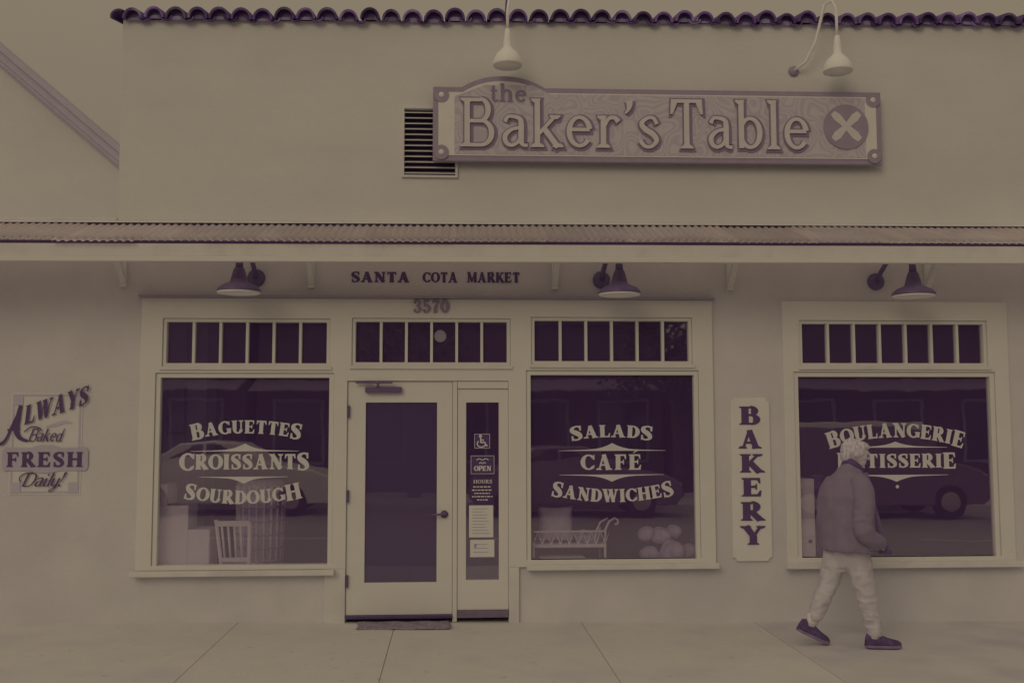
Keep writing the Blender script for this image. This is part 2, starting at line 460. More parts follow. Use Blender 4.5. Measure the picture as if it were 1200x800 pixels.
    if ch == 'N':
        return 0.90, [('L', [(0.18, 0, t), (0.18, 1, t)]), ('L', [(0.18, 0.97, T), (0.72, 0.03, T)]), ('L', [(0.72, 0, t), (0.72, 1, t)])] + ser(0.18, 0, False, sw*.85, h) + ser(0.12, 1, True, sw*.7, h) + ser(0.72, 1, True, sw*.85, h)
    if ch in 'O0':
        return (0.86, bowl(0.43, 0.5, 0.36-T*.1, 0.5-t/2, 0, 360, n=36)) if ch == 'O' else (0.66, bowl(0.33, 0.5, 0.25-T*.1, 0.5-t/2, 0, 360, n=36))
    if ch == 'P':
        return 0.72, st(m) + hb(m, 0.40, 1-t/2) + hb(m, 0.40, 0.46) + bowl(0.39, 0.72, 0.22-T*.05, 0.27, -90, 90)
    if ch == 'R':
        return 0.84, st(m) + hb(m, 0.40, 1-t/2) + hb(m, 0.42, 0.50) + bowl(0.38, 0.74, 0.20-T*.05, 0.25, -90, 90) + [('L', [(0.38, 0.48, T*.9), (0.70, 0.02, T)])] + ser(0.70, 0, False, sw*.8, h)
    if ch == 'S':
        return 0.70, sp([(0.58, 0.84, t), (0.46, 0.95, t), (0.30, 0.945, t), (0.15, 0.83, T*.75), (0.16, 0.66, T*.95), (0.34, 0.52, T*1.1), (0.50, 0.37, T), (0.54, 0.19, T*.75), (0.40, 0.06, t), (0.22, 0.055, t), (0.10, 0.17, t)]) + [('P', [(0.53, 0.66), (0.62, 0.66), (0.62, 1.0), (0.56, 1.0), (0.50, 0.88)]), ('P', [(0.06, 0.0), (0.11, 0.0), (0.18, 0.12), (0.15, 0.34), (0.06, 0.34)])]
    if ch == 'T':
        return 0.80, [('L', [(0.40, 0, T), (0.40, 1, T)])] + ser(0.40, 0, False, sw, h) + hb(0.08, 0.72, 1-t/2) + [('P', [(0.05, 0.70), (0.10, 0.70), (0.20, 1-t), (0.20, 1.0), (0.07, 1.0)]), ('P', [(0.75, 0.70), (0.70, 0.70), (0.60, 1-t), (0.60, 1.0), (0.73, 1.0)])]
    if ch == 'U':
        return 0.86, [('L', [(0.20, 0.30, T), (0.20, 1, T)]), ('L', [(0.66, 0.30, t), (0.66, 1, t)])] + bowl(0.43, 0.32, 0.23, 0.32-t/2, 180, 360, T*.9, t*1.1) + ser(0.20, 1, True, sw, h) + ser(0.66, 1, True, sw*.8, h)
    if ch == 'W':
        return 1.16, [('L', [(0.14, 1, T), (0.38, 0.02, T*.85)]), ('L', [(0.38, 0.02, t), (0.58, 0.98, t)]), ('L', [(0.56, 1, T), (0.78, 0.02, T*.85)]), ('L', [(0.78, 0.02, t), (1.00, 1, t)])] + ser(0.14, 1, True, sw, h) + ser(0.56, 1, True, sw*.9, h) + ser(1.0, 1, True, sw*.8, h)
    if ch == 'Y':
        return 0.84, [('L', [(0.15, 1, T), (0.42, 0.46, T*.9)]), ('L', [(0.70, 1, t), (0.44, 0.46, t)]), ('L', [(0.42, 0, T), (0.42, 0.5, T)])] + ser(0.15, 1, True, sw*.95, h) + ser(0.70, 1, True, sw*.8, h) + ser(0.42, 0, False, sw, h)
    if ch == '3':
        return 0.62, sp([(0.08, 0.80, t), (0.16, 0.93, t), (0.32, 0.95, t), (0.46, 0.80, T*.9), (0.40, 0.60, t), (0.26, 0.53, t)]) + sp([(0.26, 0.53, t), (0.44, 0.47, t), (0.51, 0.28, T), (0.40, 0.08, t), (0.22, 0.05, t), (0.07, 0.18, t)]) + bowl(0.12, 0.78, .04, .04, 0, 360, .09, .09, 10) + bowl(0.11, 0.20, .04, .04, 0, 360, .09, .09, 10)
    if ch == '5':
        return 0.62, [('L', [(0.14, 0.96, t), (0.14, 0.50, t)]), ('P', [(0.10, 0.86), (0.50, 0.86), (0.52, 1.0), (0.10, 1.0)])] + sp([(0.14, 0.52, t), (0.28, 0.62, t), (0.44, 0.54, T*.7), (0.50, 0.32, T), (0.42, 0.10, t), (0.22, 0.05, t), (0.08, 0.18, t)]) + bowl(0.12, 0.20, .04, .04, 0, 360, .09, .09, 10)
    if ch == '7':
        return 0.58, [('P', [(0.06, 0.85), (0.54, 0.85), (0.54, 1.0), (0.06, 1.0)]), ('P', [(0.06, 0.72), (0.10, 0.72), (0.13, 0.86), (0.06, 0.86)])] + sp([(0.50, 0.88, t), (0.36, 0.60, t*1.3), (0.28, 0.30, T), (0.27, 0.0, T*1.05)])
    # lower case (x height 0.66) for the carved sign and the script
    X = 0.66
    if ch == 'a':
        return 0.60, sp([(0.10, 0.52, t*1.2), (0.16, 0.62, t), (0.28, X-t/2, t), (0.40, 0.58, T*.8), (0.43, 0.46, T), (0.43, 0.14, T), (0.46, 0.05, t), (0.56, 0.03, t)]) + sp([(0.43, 0.40, t), (0.24, 0.36, t), (0.11, 0.24, T*.9), (0.12, 0.10, T*.8), (0.22, t/2, t), (0.34, 0.08, t), (0.43, 0.20, t)])
    if ch == 'b':
        return 0.66, [('L', [(0.14, 0.02, T), (0.14, 1.0, T)])] + ser(0.11, 1, True, sw*.7, h) + bowl(0.33, 0.33, 0.21, 0.33-t/2, -150, 150, T, t)
    if ch == 'e':
        return 0.64, sp([(0.11, 0.37, t), (0.53, 0.37, t)], 1) + bowl(0.32, 0.33, 0.21, 0.33-t/2, 10, 325, T, t)
    if ch == 'h':
        return 0.68, st(0.14, 0, 1, True, False) + ser(0.11, 1, True, sw*.7, h) + sp([(0.15, 0.46, t), (0.28, 0.62, t), (0.42, 0.62, t), (0.52, 0.48, T), (0.52, 0.0, T)]) + ser(0.52, 0, False, sw*.9, h)
    if ch == 'k':
        return 0.66, st(0.14, 0, 1, True, False) + ser(0.11, 1, True, sw*.7, h) + [('L', [(0.16, 0.26, t), (0.50, X-.02, t)]), ('L', [(0.28, 0.38, T), (0.56, 0.0, T)])] + ser(0.50, X, True, sw*.8, h) + ser(0.56, 0, False, sw*.8, h)
    if ch == 'l':
        return 0.32, st(0.16, 0, 1, True, False) + ser(0.13, 1, True, sw*.7, h)
    if ch == 'r':
        return 0.52, st(0.15, 0, X, True, False) + ser(0.12, X, True, sw*.7, h) + sp([(0.16, 0.42, t), (0.26, 0.60, t), (0.38, 0.62, t*1.2), (0.46, 0.54, T)])
    if ch == 's':
        return 0.52, sp([(0.43, 0.50, t), (0.36, 0.62, t), (0.24, 0.625, t), (0.12, 0.52, T*.85), (0.18, 0.40, T), (0.34, 0.29, T), (0.42, 0.16, T*.85), (0.32, 0.04, t), (0.18, 0.04, t), (0.08, 0.16, t*1.2)])
    if ch == 't':
        return 0.42, [('L', [(0.17, 0.88, T*.8), (0.17, 0.16, T)])] + sp([(0.17, 0.16, T), (0.22, 0.05, t), (0.34, 0.06, t), (0.38, 0.12, t)]) + hb(0.04, 0.36, X-t/2)
    if ch == "'":
        return 0.26, sp([(0.14, 0.98, T*1.2), (0.15, 0.90, T*1.1), (0.13, 0.80, t), (0.06, 0.72, t*.6)])
    if ch == 'd':
        return 0.62, bowl(0.28, 0.30, 0.19, 0.29, 0, 360, T, t, 28) + sp([(0.48, 1.0, t), (0.47, 0.5, T), (0.47, 0.14, T), (0.56, 0.02, t), (0.64, 0.10, t*.7)])
    if ch == 'i':
        return 0.30, sp([(0.12, 0.60, T), (0.11, 0.16, T), (0.18, 0.03, t), (0.28, 0.12, t*.7)]) + bowl(0.13, 0.84, .03, .03, 0, 360, .08, .08, 10)
    if ch == 'y':
        return 0.54, sp([(0.08, 0.60, T), (0.08, 0.22, T), (0.18, 0.05, t), (0.34, 0.12, t), (0.42, 0.28, t)]) + sp([(0.44, 0.62, T), (0.42, 0.0, T), (0.32, -0.30, t), (0.16, -0.34, t), (0.14, -0.2, t), (0.5, 0.08, t*.6)])
    if ch == '!':
        return 0.34, [('L', [(0.16, 0.30, t*.6), (0.18, 1.05, T*1.3)])] + bowl(0.14, 0.08, .035, .035, 0, 360, .10, .10, 10)
    if ch == '-':
        return 0.4, hb(0.05, 0.35, 0.4)
    return 0.34, []

class Lettering:
    """collects letter strokes as mesh on a plane; each stroke sits a hair above the last so none coincide"""
    def __init__(s): s.mb = MB(); s.k = 0; s.off = 0.0; s.skirt = 0.0
    def face(s, pts2, warp):
        y = -(s.off + s.k*0.00012)
        top = [Vector((p[0], y, p[1])) for p in pts2]
        s.mb.quad(*top)
        if s.skirt:
            n = len(top)
            for i in range(n):
                a, b = top[i], top[(i+1) % n]
                d = Vector((0, s.skirt, 0))
                s.mb.quad(b, a, a+d, b+d)
    def stroke(s, g, warp, grow=0.0):
        kind, pts = g
        s.k = (s.k + 1) % 60
        if kind == 'P':
            if grow:
                cx = sum(p[0] for p in pts)/len(pts); cy = sum(p[1] for p in pts)/len(pts)
                pts = [(p[0] + grow*(1 if p[0] > cx else -1)*.5, p[1] + grow*(1 if p[1] > cy else -1)*.5) for p in pts]
            s.face([warp(*p) for p in pts], warp)
        else:
            n = len(pts)
            if grow:
                pts = [(p[0], p[1], p[2]+grow) for p in pts]
            if n == 2:   # subdivide so an arch can bend it
                (ax, ay, aw), (bx, by, bw_) = pts
                pts = [(ax+(bx-ax)*k/3, ay+(by-ay)*k/3, aw+(bw_-aw)*k/3) for k in range(4)]; n = 4
                if grow:
                    dx, dy = bx-ax, by-ay; L = math.hypot(dx, dy) or 1
                    pts[0] = (pts[0][0]-dx/L*grow/2, pts[0][1]-dy/L*grow/2, pts[0][2])
                    pts[-1] = (pts[-1][0]+dx/L*grow/2, pts[-1][1]+dy/L*grow/2, pts[-1][2])
            Lf, Rt = [], []
            for i in range(n):
                a, b = pts[max(0, i-1)], pts[min(n-1, i+1)]
                if i == 0 and math.hypot(pts[0][0]-pts[-1][0], pts[0][1]-pts[-1][1]) < 1e-6: a = pts[-2]
                if i == n-1 and math.hypot(pts[0][0]-pts[-1][0], pts[0][1]-pts[-1][1]) < 1e-6: b = pts[1]
                dx, dy = b[0]-a[0], b[1]-a[1]
                L = math.hypot(dx, dy) or 1
                nx, ny = -dy/L, dx/L
                x, y, w = pts[i]
                Lf.append(warp(x+nx*w/2, y+ny*w/2)); Rt.append(warp(x-nx*w/2, y-ny*w/2))
            for i in range(n-1):
                s.face([Rt[i], Rt[i+1], Lf[i+1], Lf[i]], warp)
    def text(s, txt, x0, x1, zb, cap, T=.24, t=.10, sw=.40, R=0.0, big=1.0, shear=0.0, gap=0.04, grow=0.0, slope=0.0, ends='both'):
        """text between x0 and x1 on baseline zb; R bends it on a circle (R>0: ends lower); big: first and last capitals larger"""
        items, x = [], 0.0
        for i, c in enumerate(txt):
            w, g = glyph(c, T, t, sw)
            k = 1.0
            if big != 1.0 and (i == 0 or (i == len(txt)-1 and ends == 'both')): k = big
            items.append((x, k, g)); x += w*k + gap
        tot = x - gap
        sx = (x1-x0)/tot
        xc = (x0+x1)/2
        for ox, k, g in items:
            def warp(u, v, ox=ox, k=k):
                v2 = v*k - (k-1)*0.5
                px = x0 + (ox + u*k + shear*v2)*sx
                pz = v2*cap
                if R:
                    a = (px-xc)/R
                    return xc + (R+pz)*math.sin(a), zb + (R+pz)*math.cos(a) - R
                return px, zb + pz + slope*(px-x0)
            for st_ in g: s.stroke(st_, warp, grow)
        return s
    def poly(s, pts):
        s.k = (s.k + 1) % 60
        s.face(pts, None); return s
    def curve(s, pts, n=8):
        s.stroke(('L', catmull(pts, n)), lambda u, v: (u, v)); return s
    def flourish(s, xc, half, zb, peak, thick=0.010):
        """tapered rule that swells to a point in the middle; peak>0 points up"""
        sgn = 1 if peak > 0 else -1
        top, N = [], 24
        for i in range(N+1):
            u = -1 + 2*i/N
            a = abs(u)
            hgt = thick*(1-a)*1.6 + 0.003 + abs(peak)*max(0, 1-a/0.55)**2.8
            top.append((xc+half*u, zb+sgn*hgt))
        for i in range(N):
            s.k = (s.k+1) % 60
            q = [(top[i][0], zb), (top[i+1][0], zb), top[i+1], top[i]]
            s.face(q, None)
        return s
    def build(s, name, m, parent=None, loc=None):
        o = s.mb.build(name, m, parent)
        if loc: o.location = loc
        return o

# ------------------------------------------------------------------ setting: ground, pavement, road
def gz(x):
    return 0.045 - 0.011*max(-14, min(14, x))
g = MB(); g.box(-400, 400, -400, 400, -1.2, -0.42)
tag(g.build('ground', M['earth']), kind='structure')
pv = MB()
xs = [-14.4, -12.9, -11.4, -9.9, -8.4, -6.4, -4.4, -1.87, -0.49, 1.165, 2.73, 5.6, 7.1, 8.6, 10.1, 11.6, 13.4]
ys = [-3.6, 0.30]
for a, b in zip(xs, xs[1:]):
    e = 0.0032
    pv.quad((a+e, ys[0], gz(a)), (b-e, ys[0], gz(b)), (b-e, ys[1], gz(b)), (a+e, ys[1], gz(a)))
    for q in (a+e, b-e):
        pv.quad((q, ys[0], gz(q)), (q, ys[1], gz(q)), (q, ys[1], gz(q)-.03), (q, ys[0], gz(q)-.03))
swk = tag(pv.build('sidewalk', M['concrete']), kind='structure')
swk.data.materials.append(mat('darker_concrete', tone(127, 115, 100, 0.93), 0.9, 0.07, 1.3, 0.25, 50, 0.15, stain=tone(116, 104, 96, 0.88), stain_scale=1.2, stain_amt=0.6))  # slightly darker material for one slab
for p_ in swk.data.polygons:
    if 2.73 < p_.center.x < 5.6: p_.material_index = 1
jb = MB()
jb.loft([[(x, ys[0], gz(x)-.012), (x, 8.0, gz(x)-.012), (x, 8.0, -0.5), (x, ys[0], -0.5)] for x in (-14.4, 0, 13.4)])
tag(jb.build('sidewalk_bed', M['joint']), kind='structure')
kb = MB()
kb.loft([[(x, -3.605, gz(x)+.002), (x, -3.76, gz(x)-.01), (x, -3.76, -.5), (x, -3.605, -.5)] for x in (-14.4, 0, 13.4)])
tag(kb.build('kerb', M['concrete'], bevel=0.015), kind='structure')
rd = MB()
rd.loft([[(x, -3.77, gz(x)-.15), (x, -14.2, gz(x)-.15), (x, -14.2, -.55), (x, -3.77, -.55)] for x in (-60, -14, 0, 14, 60)])
tag(rd.build('road', M['asphalt']), kind='structure')
rl = MB()
for k in range(-6, 7):
    rl.loft([[(x, -8.0, gz(x)-.146), (x, -8.12, gz(x)-.146), (x, -8.12, gz(x)-.149), (x, -8.0, gz(x)-.149)] for x in (k*4, k*4+2)])
tag(rl.build('road_marking', M['white']), kind='structure')
fs = MB()
fs.loft([[(x, -14.21, gz(x)), (x, -17.5, gz(x)+.02), (x, -17.5, -.5), (x, -14.21, -.5)] for x in (-60, -14, 0, 14, 60)])
tag(fs.build('far_sidewalk', M['concrete'], bevel=.02), kind='structure')

# ------------------------------------------------------------------ the bakery building
B = thing('bakery_building', 'pale stucco bakery building with tiled parapet, tin canopy and lettered shop windows', 'building')
PARL = 3.64
OPEN_MAIN = (-2.70, 2.34, 0.545, 2.88)
OPEN_R = (3.10, 5.14, 0.545, 2.88)
w = MB()
w.holed(-14, 14, -0.3, PARL-.02, [OPEN_MAIN, OPEN_R, (-0.93, 0.515, 0.03, 0.6)], 0.0, 0.22)
w.build('lower_wall', M['stucco'], B)
w = MB()
def wtop(x): return 5.535 + 0.0135*x
xa, xb = -3.01, 14
VENT = (-.44, .03, 4.08, 4.70)
w.loft([[(x, 0.0, PARL-.015), (x, .40, PARL-.015), (x, .40, 4.08), (x, 0, 4.08)] for x in (xa, xb)])
w.loft([[(x, 0.0, 4.08), (x, .40, 4.08), (x, .40, wtop(x)), (x, 0, wtop(x))] for x in (xa, VENT[0])])
w.loft([[(x, 0.0, 4.70), (x, .40, 4.70), (x, .40, wtop(x)), (x, 0, wtop(x))] for x in (VENT[0], VENT[1])])
w.loft([[(x, 0.0, 4.08), (x, .40, 4.08), (x, .40, wtop(x)), (x, 0, wtop(x))] for x in (VENT[1], xb)])
bmesh.ops.remove_doubles(w.b, verts=w.b.verts, dist=1e-5)
w.build('upper_wall', M['stucco_up'], B)
w = MB(); w.box(-14, -3.02, .005, .445, PARL-.017, PARL+.02)
w.build('wall_cap', M['white2'], B)
# wall vent
vt = MB(); vt.box(VENT[0]+.002, VENT[1]-.002, .10, .30, VENT[2]+.002, VENT[3]-.002)
vent = vt.build('wall_vent', M['dark'], B)
sl = MB()
for k in range(13):
    z = VENT[2] + 0.018 + k*0.0515
    sl.loft([[(x, -.022, z-.006), (x, -.022, z), (x, .07, z+.036), (x, .07, z+.026)] for x in (VENT[0], VENT[1])])
sl.build('louvre_slats', M['white2'], vent)
fr = MB(); fr.holed(VENT[0]-.022, VENT[1]+.022, VENT[2]-.022, VENT[3]+.022, [VENT], -.026, -.001)
fr.build('vent_frame', M['white2'], vent, bevel=.003)

# parapet tiles: barrel tiles seen end-on along the top of the wall
tl = MB(); mo = MB(); bk = MB()
pitch = 0.1955
nT = int((9.0+3.1)/pitch)
for i in range(nT):
    x = xa + 0.10 + i*pitch
    z = wtop(x) - 0.012 + random.uniform(-.010, .010)
    r = 0.080 + random.uniform(-.004, .006)
    y0 = -0.085 + random.uniform(-.012, .012)
    rise = 0.13
    rings = []
    for (yy, zz, k) in ((y0, z, 1.0), (0.45, z+rise, 0.86)):
        outer = [(x + r*k*math.cos(a)*1.12, yy, zz + r*k*math.sin(a)*1.3) for a in [PI*j/10 for j in range(11)]]
        inner = [(x + (r*k-.017)*math.cos(a)*1.12, yy, zz + (r*k-.017)*math.sin(a)*1.3) for a in [PI*(10-j)/10 for j in range(11)]]
        rings.append(outer+inner)
    tl.loft(rings)
    # pan tile between
    xp = x + pitch/2
    zp = z + 0.026
    rings = []
    for (yy, zz) in ((y0+.03, zp), (0.45, zp+rise)):
        lower = [(xp + .062*math.cos(a), yy, zz - .045*math.sin(a)) for a in [PI*j/8 for j in range(9)]]
        upper = [(xp + .048*math.cos(a), yy, zz + .002 - .033*math.sin(a)) for a in [PI*(8-j)/8 for j in range(9)]]
        rings.append(lower+upper)
    tl.loft(rings)
    # mortar plug inside the barrel, an uneven lump
    hgt = random.uniform(.35, .75)
    full = [(x + (r-.0150)*1.12*math.cos(a), y0+.055, z + .014 + (r-.0165)*1.3*math.sin(a)) for a in [PI*j/10 for j in range(11)]]
    bk.loft([full, [(p[0], .40, p[2]+.118) for p in full]])  # dark plug stands in for the shade inside each barrel
    plug = [(x + (r-.02)*math.cos(a)*random.uniform(.85, 1.0), y0+.045, z + (r-.02)*math.sin(a)*hgt) for a in [PI*j/8 for j in range(9)]]
    mo.loft([plug, [(p[0], .2, p[2]+.1) for p in plug]])
# the rake tile that closes the left end
rings = []
for (yy, zz) in ((-.10, wtop(xa)-.005), (.45, wtop(xa)+.12)):
    o_ = [(xa-.012 + .075*math.cos(a), yy, zz + .07*math.sin(a)) for a in [PI*.35+PI*.75*j/10 for j in range(11)]]
    i_ = [(xa-.012 + .058*math.cos(a), yy, zz + .053*math.sin(a)) for a in [PI*.35+PI*.75*(10-j)/10 for j in range(11)]]
    rings.append(o_+i_)
tl.loft(rings)
tiles = tl.build('parapet_tiles', M['tile'], B, smooth=False)
mo.build('tile_mortar', M['mortar'], tiles)
bk.build('barrel_shade', M['dark'], tiles)
dk = MB()
dk.loft([[(x, .06, wtop(x)+.003), (x, .5, wtop(x)+.003), (x, .5, wtop(x)+.12), (x, .06, wtop(x)+.03)] for x in (xa+.03, 8.9)])
dk.build('tile_bed', M['mortar'], tiles)

# canopy
FZ0, FZ1 = 3.160, 3.312
def cw(co): return Vector((co.x, co.y, co.z + 0.0045*co.x))
f = MB()
f.box(-14, 14, -.75, -.705, FZ0+.046, FZ1)
cano = f.build('canopy', M['white2'], B, bevel=.004, warp=cw)
f = MB(); f.box(-14, 14, -.772, -.70, FZ0, FZ0+.043)
f.build('fascia_trim', M['white'], cano, bevel=.005, warp=cw)
f = MB(); f.box(-14, 14, -.725, -.68, FZ1+.001, FZ1+.030)
f.build('gap_strip', M['dark'], cano, warp=cw)  # dark strip behind the wave gaps of the sheet edge
PIT = 0.0655
def sheet_z(x, y):
    base = FZ1 + .020 + (y+.79)*(PARL-FZ1-.035)/.79
    return base + 0.0105*math.sin(2*PI*x/PIT)
sh = MB()
x = -9.0
random.seed(3)
ends = [-9.0]
while ends[-1] < 10: ends.append(ends[-1] + 0.62 + random.choice((0, .0655, 0)))
for a, b in zip(ends, ends[1:]):
    dz = random.uniform(0, .010); dy = random.uniform(-.030, .015)
    n = int((b-a+.04)/PIT*8)
    row0, row1 = [], []
    for k in range(n+1):
        xx = a + (b-a+.04)*k/n
        row0.append(sh.b.verts.new((xx, -.79+dy, sheet_z(xx, -.79+dy)+dz)))
        row1.append(sh.b.verts.new((xx, -.012, sheet_z(xx, -.012)+dz)))
    for k in range(n):
        sh.b.faces.new((row0[k], row0[k+1], row1[k+1], row1[k]))
so = sh.build('roof_sheet', M['sheet'], cano, smooth=True, warp=cw)
f = MB()
f.loft([[(x, -.10, PARL-.028), (x, -.004, PARL+.004), (x, -.004, PARL+.009), (x, -.10, PARL-.022)] for x in (-9, 10)])
f.build('flashing', M['white2'], cano, warp=cw)
f = MB(); f.loft([[(x, -.075, PARL-.07), (x, -.01, PARL-.04), (x, -.01, PARL-.004), (x, -.075, PARL-.026)] for x in (-9, 10)])
f.build('gap_shade', M['dark'], cano, warp=cw)  # dark strip stands in for the gap shadows under the flashing
for xb_ in (-2.94, -1.27, 0.945, 2.575, 4.45):
    b_ = MB()
    b_.loft([[(xb_-.026, -.031, 3.06), (xb_+.026, -.031, 3.06), (xb_+.026, -.031, 3.14), (xb_-.026, -.031, 3.14)],
             [(xb_-.026, -.34, 3.34), (xb_+.026, -.34, 3.34), (xb_+.026, -.34, 3.41), (xb_-.026, -.34, 3.41)]])
    b_.box(xb_-.03, xb_+.03, -.03, -.001, 3.03, 3.42)
    b_.build('bracket', M['white'], cano, bevel=.004)
for k in range(-9, 13):
    rf = MB()
    rf.loft([[(k*0.8-.02, -.70, FZ1-.09), (k*.8+.02, -.70, FZ1-.09), (k*.8+.02, -.70, FZ1), (k*.8-.02, -.70, FZ1)],
             [(k*0.8-.02, -.03, PARL-.20), (k*.8+.02, -.03, PARL-.20), (k*.8+.02, -.03, PARL-.10), (k*.8-.02, -.03, PARL-.10)]])
    rf.build('rafter', M['white2'], cano, warp=cw)

# shopfront timber
WL = (-2.588, -1.098, 0.563, 2.219)
WM = (0.718, 2.220, 0.587, 2.245)
WR = (3.195, 5.014, 0.583, 2.231)
TL_ = (-2.546, -1.126, 2.349, 2.719)
TD = (-0.867, 0.502, 2.359, 2.727)
TM = (0.755, 2.177, 2.372, 2.742)
TR = (3.242, 4.968, 2.358, 2.722)
def grow(h, e): return (h[0]-e, h[1]+e, h[2]-e, h[3]+e)
f = MB()
f.holed(-2.766, 2.397, 0.525, 2.935, [(-2.632, -1.054, .565, 2.26), grow(TL_, .032), grow(TD, .032), grow(TM, .032), (.676, 2.262, .587, 2.287), (-.935, .515, .3, 2.19)], -.035, .09)
casing = f.build('shopfront_casing', M['white'], B, bevel=.004)
f = MB()
f.holed(3.055, 5.195, 0.525, 2.93, [(3.150, 5.06, .583, 2.275), grow(TR, .032)], -.035, .09)
f.build('window_casing', M['white'], B, bevel=.004)
f = MB(); f.box(-2.79, 2.415, -.075, -.005, 2.936, 2.958)
f.build('drip_cap', M['mauve'], B, bevel=.003)
f = MB()
f.box(-1.12, -.937, -.034, .088, .02, .5245); f.build('door_jamb', M['white2'], B, bevel=.004)
f = MB(); f.box(.517, .608, -.034, .088, .02, .5245); f.build('door_jamb', M['white2'], B, bevel=.004)
# back framing that closes the gap between casing and sashes
f = MB(); f.box(.012, .052, -.02, .09, .05, 2.188)
f.build('door_mullion', M['white'], B, bevel=.003)
f = MB(); f.box(-2.80, -1.03, -.105, -.036, .478, .524)
f.build('window_sill', M['white2'], B, bevel=.006)
f = MB(); f.box(.672, 2.41, -.105, -.036, .503, .55)
f.build('window_sill', M['white2'], B, bevel=.006)
f = MB(); f.box(3.03, 5.24, -.105, -.036, .492, .545)
f.build('window_sill', M['white2'], B, bevel=.006)
# thin sub-sills of the transoms
f = MB()
for T_ in (TL_, TD, TM, TR):
    f.box(T_[0]-.05, T_[1]+.05, -.052, -.036, T_[2]-.062, T_[2]-.030)
f.build('transom_sill', M['white2'], B, bevel=.003)

def window(name, g, outer, lites=0, label=None):
    s = MB(); s.holed(outer[0]+.0018, outer[1]-.0018, outer[2]+.0015, outer[3]-.0018, [g], -.018, .05)
    sash = s.build(name, M['white'], B, bevel=.004)
    if label: sash['label'] = label
    p = MB(); p.box(g[0]-.01, g[1]+.01, .022, .028, g[2]-.01, g[3]+.01)
    p.build('pane', M['glass'], sash)
    if lites:
        for k in range(1, lites):
            x = g[0] + (g[1]-g[0])*k/lites
            q = MB(); q.box(x-.0125, x+.0125, -.010, .040, g[2]-.003, g[3]+.003)
            q.build('glazing_bar', M['white'], sash, bevel=.003)
    return sash
sL = window('shop_window', WL, (-2.632, -1.054, .53, 2.26), label='shop window lettered BAGUETTES CROISSANTS SOURDOUGH')
sM = window('shop_window', WM, (.676, 2.262, .552, 2.287), label='shop window lettered SALADS CAFÉ SANDWICHES')
sR = window('shop_window', WR, (3.150, 5.06, .547, 2.275), label='shop window lettered BOULANGERIE PATISSERIE behind the walking person')
window('transom_window', TL_, grow(TL_, .032), 6)
window('transom_window', TD, grow(TD, .032), 6, 'transom window over the door')
window('transom_window', TM, grow(TM, .032), 6)
window('transom_window', TR, grow(TR, .032), 7, 'transom window of seven panes')

# door and sidelight
s = MB(); s.holed(-.9325, .0095, .116, 2.1865, [(-.770, -.130, .398, 1.996)], -.012, .035)
door = s.build('door', M['white'], B, bevel=.004)
p = MB(); p.box(-.78, -.12, .008, .014, .388, 2.006); p.build('pane', M['glass_door'], door)
for z in (1.915, 1.162, .417):
    q = MB(); q.box(-.934, -.912, -.030, -.0125, z-.05, z+.05)
    q.tube([(-.923, -.036, z-.055), (-.923, -.036, z+.055)], .010)
    q.build('hinge', M['metal_dark'], door)
q = MB()
q.lathe([(.034, 0), (.034, .012), (.015, .016), (.015, .05), (.001, .052)], (-.062, -.0125, .998), 18, Matrix.Rotation(PI/2, 3, 'X'))
q.tube([(-.062, -.055, .998), (-.10, -.06, 1.0), (-.15, -.06, .998), (-.185, -.052, .992)], [.011, .011, .0095, .007])
q.build('handle', M['metal_dark'], door, smooth=True)
q = MB()
q.box(-.775, -.450, -.065, -.0125, 2.085, 2.137)
cl = q.build('door_closer', M['metal_dark'], door, bevel=.006)
q = MB(); q.box(-.86, -.72, -.06, -.045, 2.166, 2.182); q.box(-.72, -.53, -.075, -.062, 2.164, 2.178)
q.tube([(-.66, -.07, 2.137), (-.66, -.07, 2.165)], .012)
q.build('closer_arm', M['metal_dark'], cl)
q = MB(); q.box(-.93, .01, -.05, .08, .088, .114); q.build('threshold', M['dark'], B, bevel=.003)

s = MB(); s.holed(.0545, .5135, .149, 2.1195, [(.133, .428, .412, 1.996)], -.006, .035)
side = s.build('sidelight', M['white'], B, bevel=.004)
p = MB(); p.box(.123, .438, .010, .016, .402, 2.006); p.build('pane', M['glass'], side)
q = MB(); q.box(.055, .513, -.03, .06, .085, .147); q.build('kick_strip', M['seam'], side, bevel=.003)
q = MB(); q.box(.055, .513, -.022, .06, 2.122, 2.187); q.build('door_head', M['white'], B, bevel=.003)
# hours painted on the sidelight pane
L = Lettering()
L.text('HOURS', .20, .37, 1.268, .034, T=.2, t=.12, sw=.3)
rnd = random.Random(5)
for r in range(5):
    z = 1.232 - r*.029
    half = (.085, .095, .075, .095, .05)[r]
    x = .281-half
    while x < .281+half-.01:
        ww = rnd.uniform(.012, .03)
        L.poly([(x, z), (min(x+ww, .281+half), z), (min(x+ww, .281+half), z+.011), (x, z+.011)])
        x += ww + .007
L.build('hours_lettering', M['letter_white'], side, (0, .0085, 0))

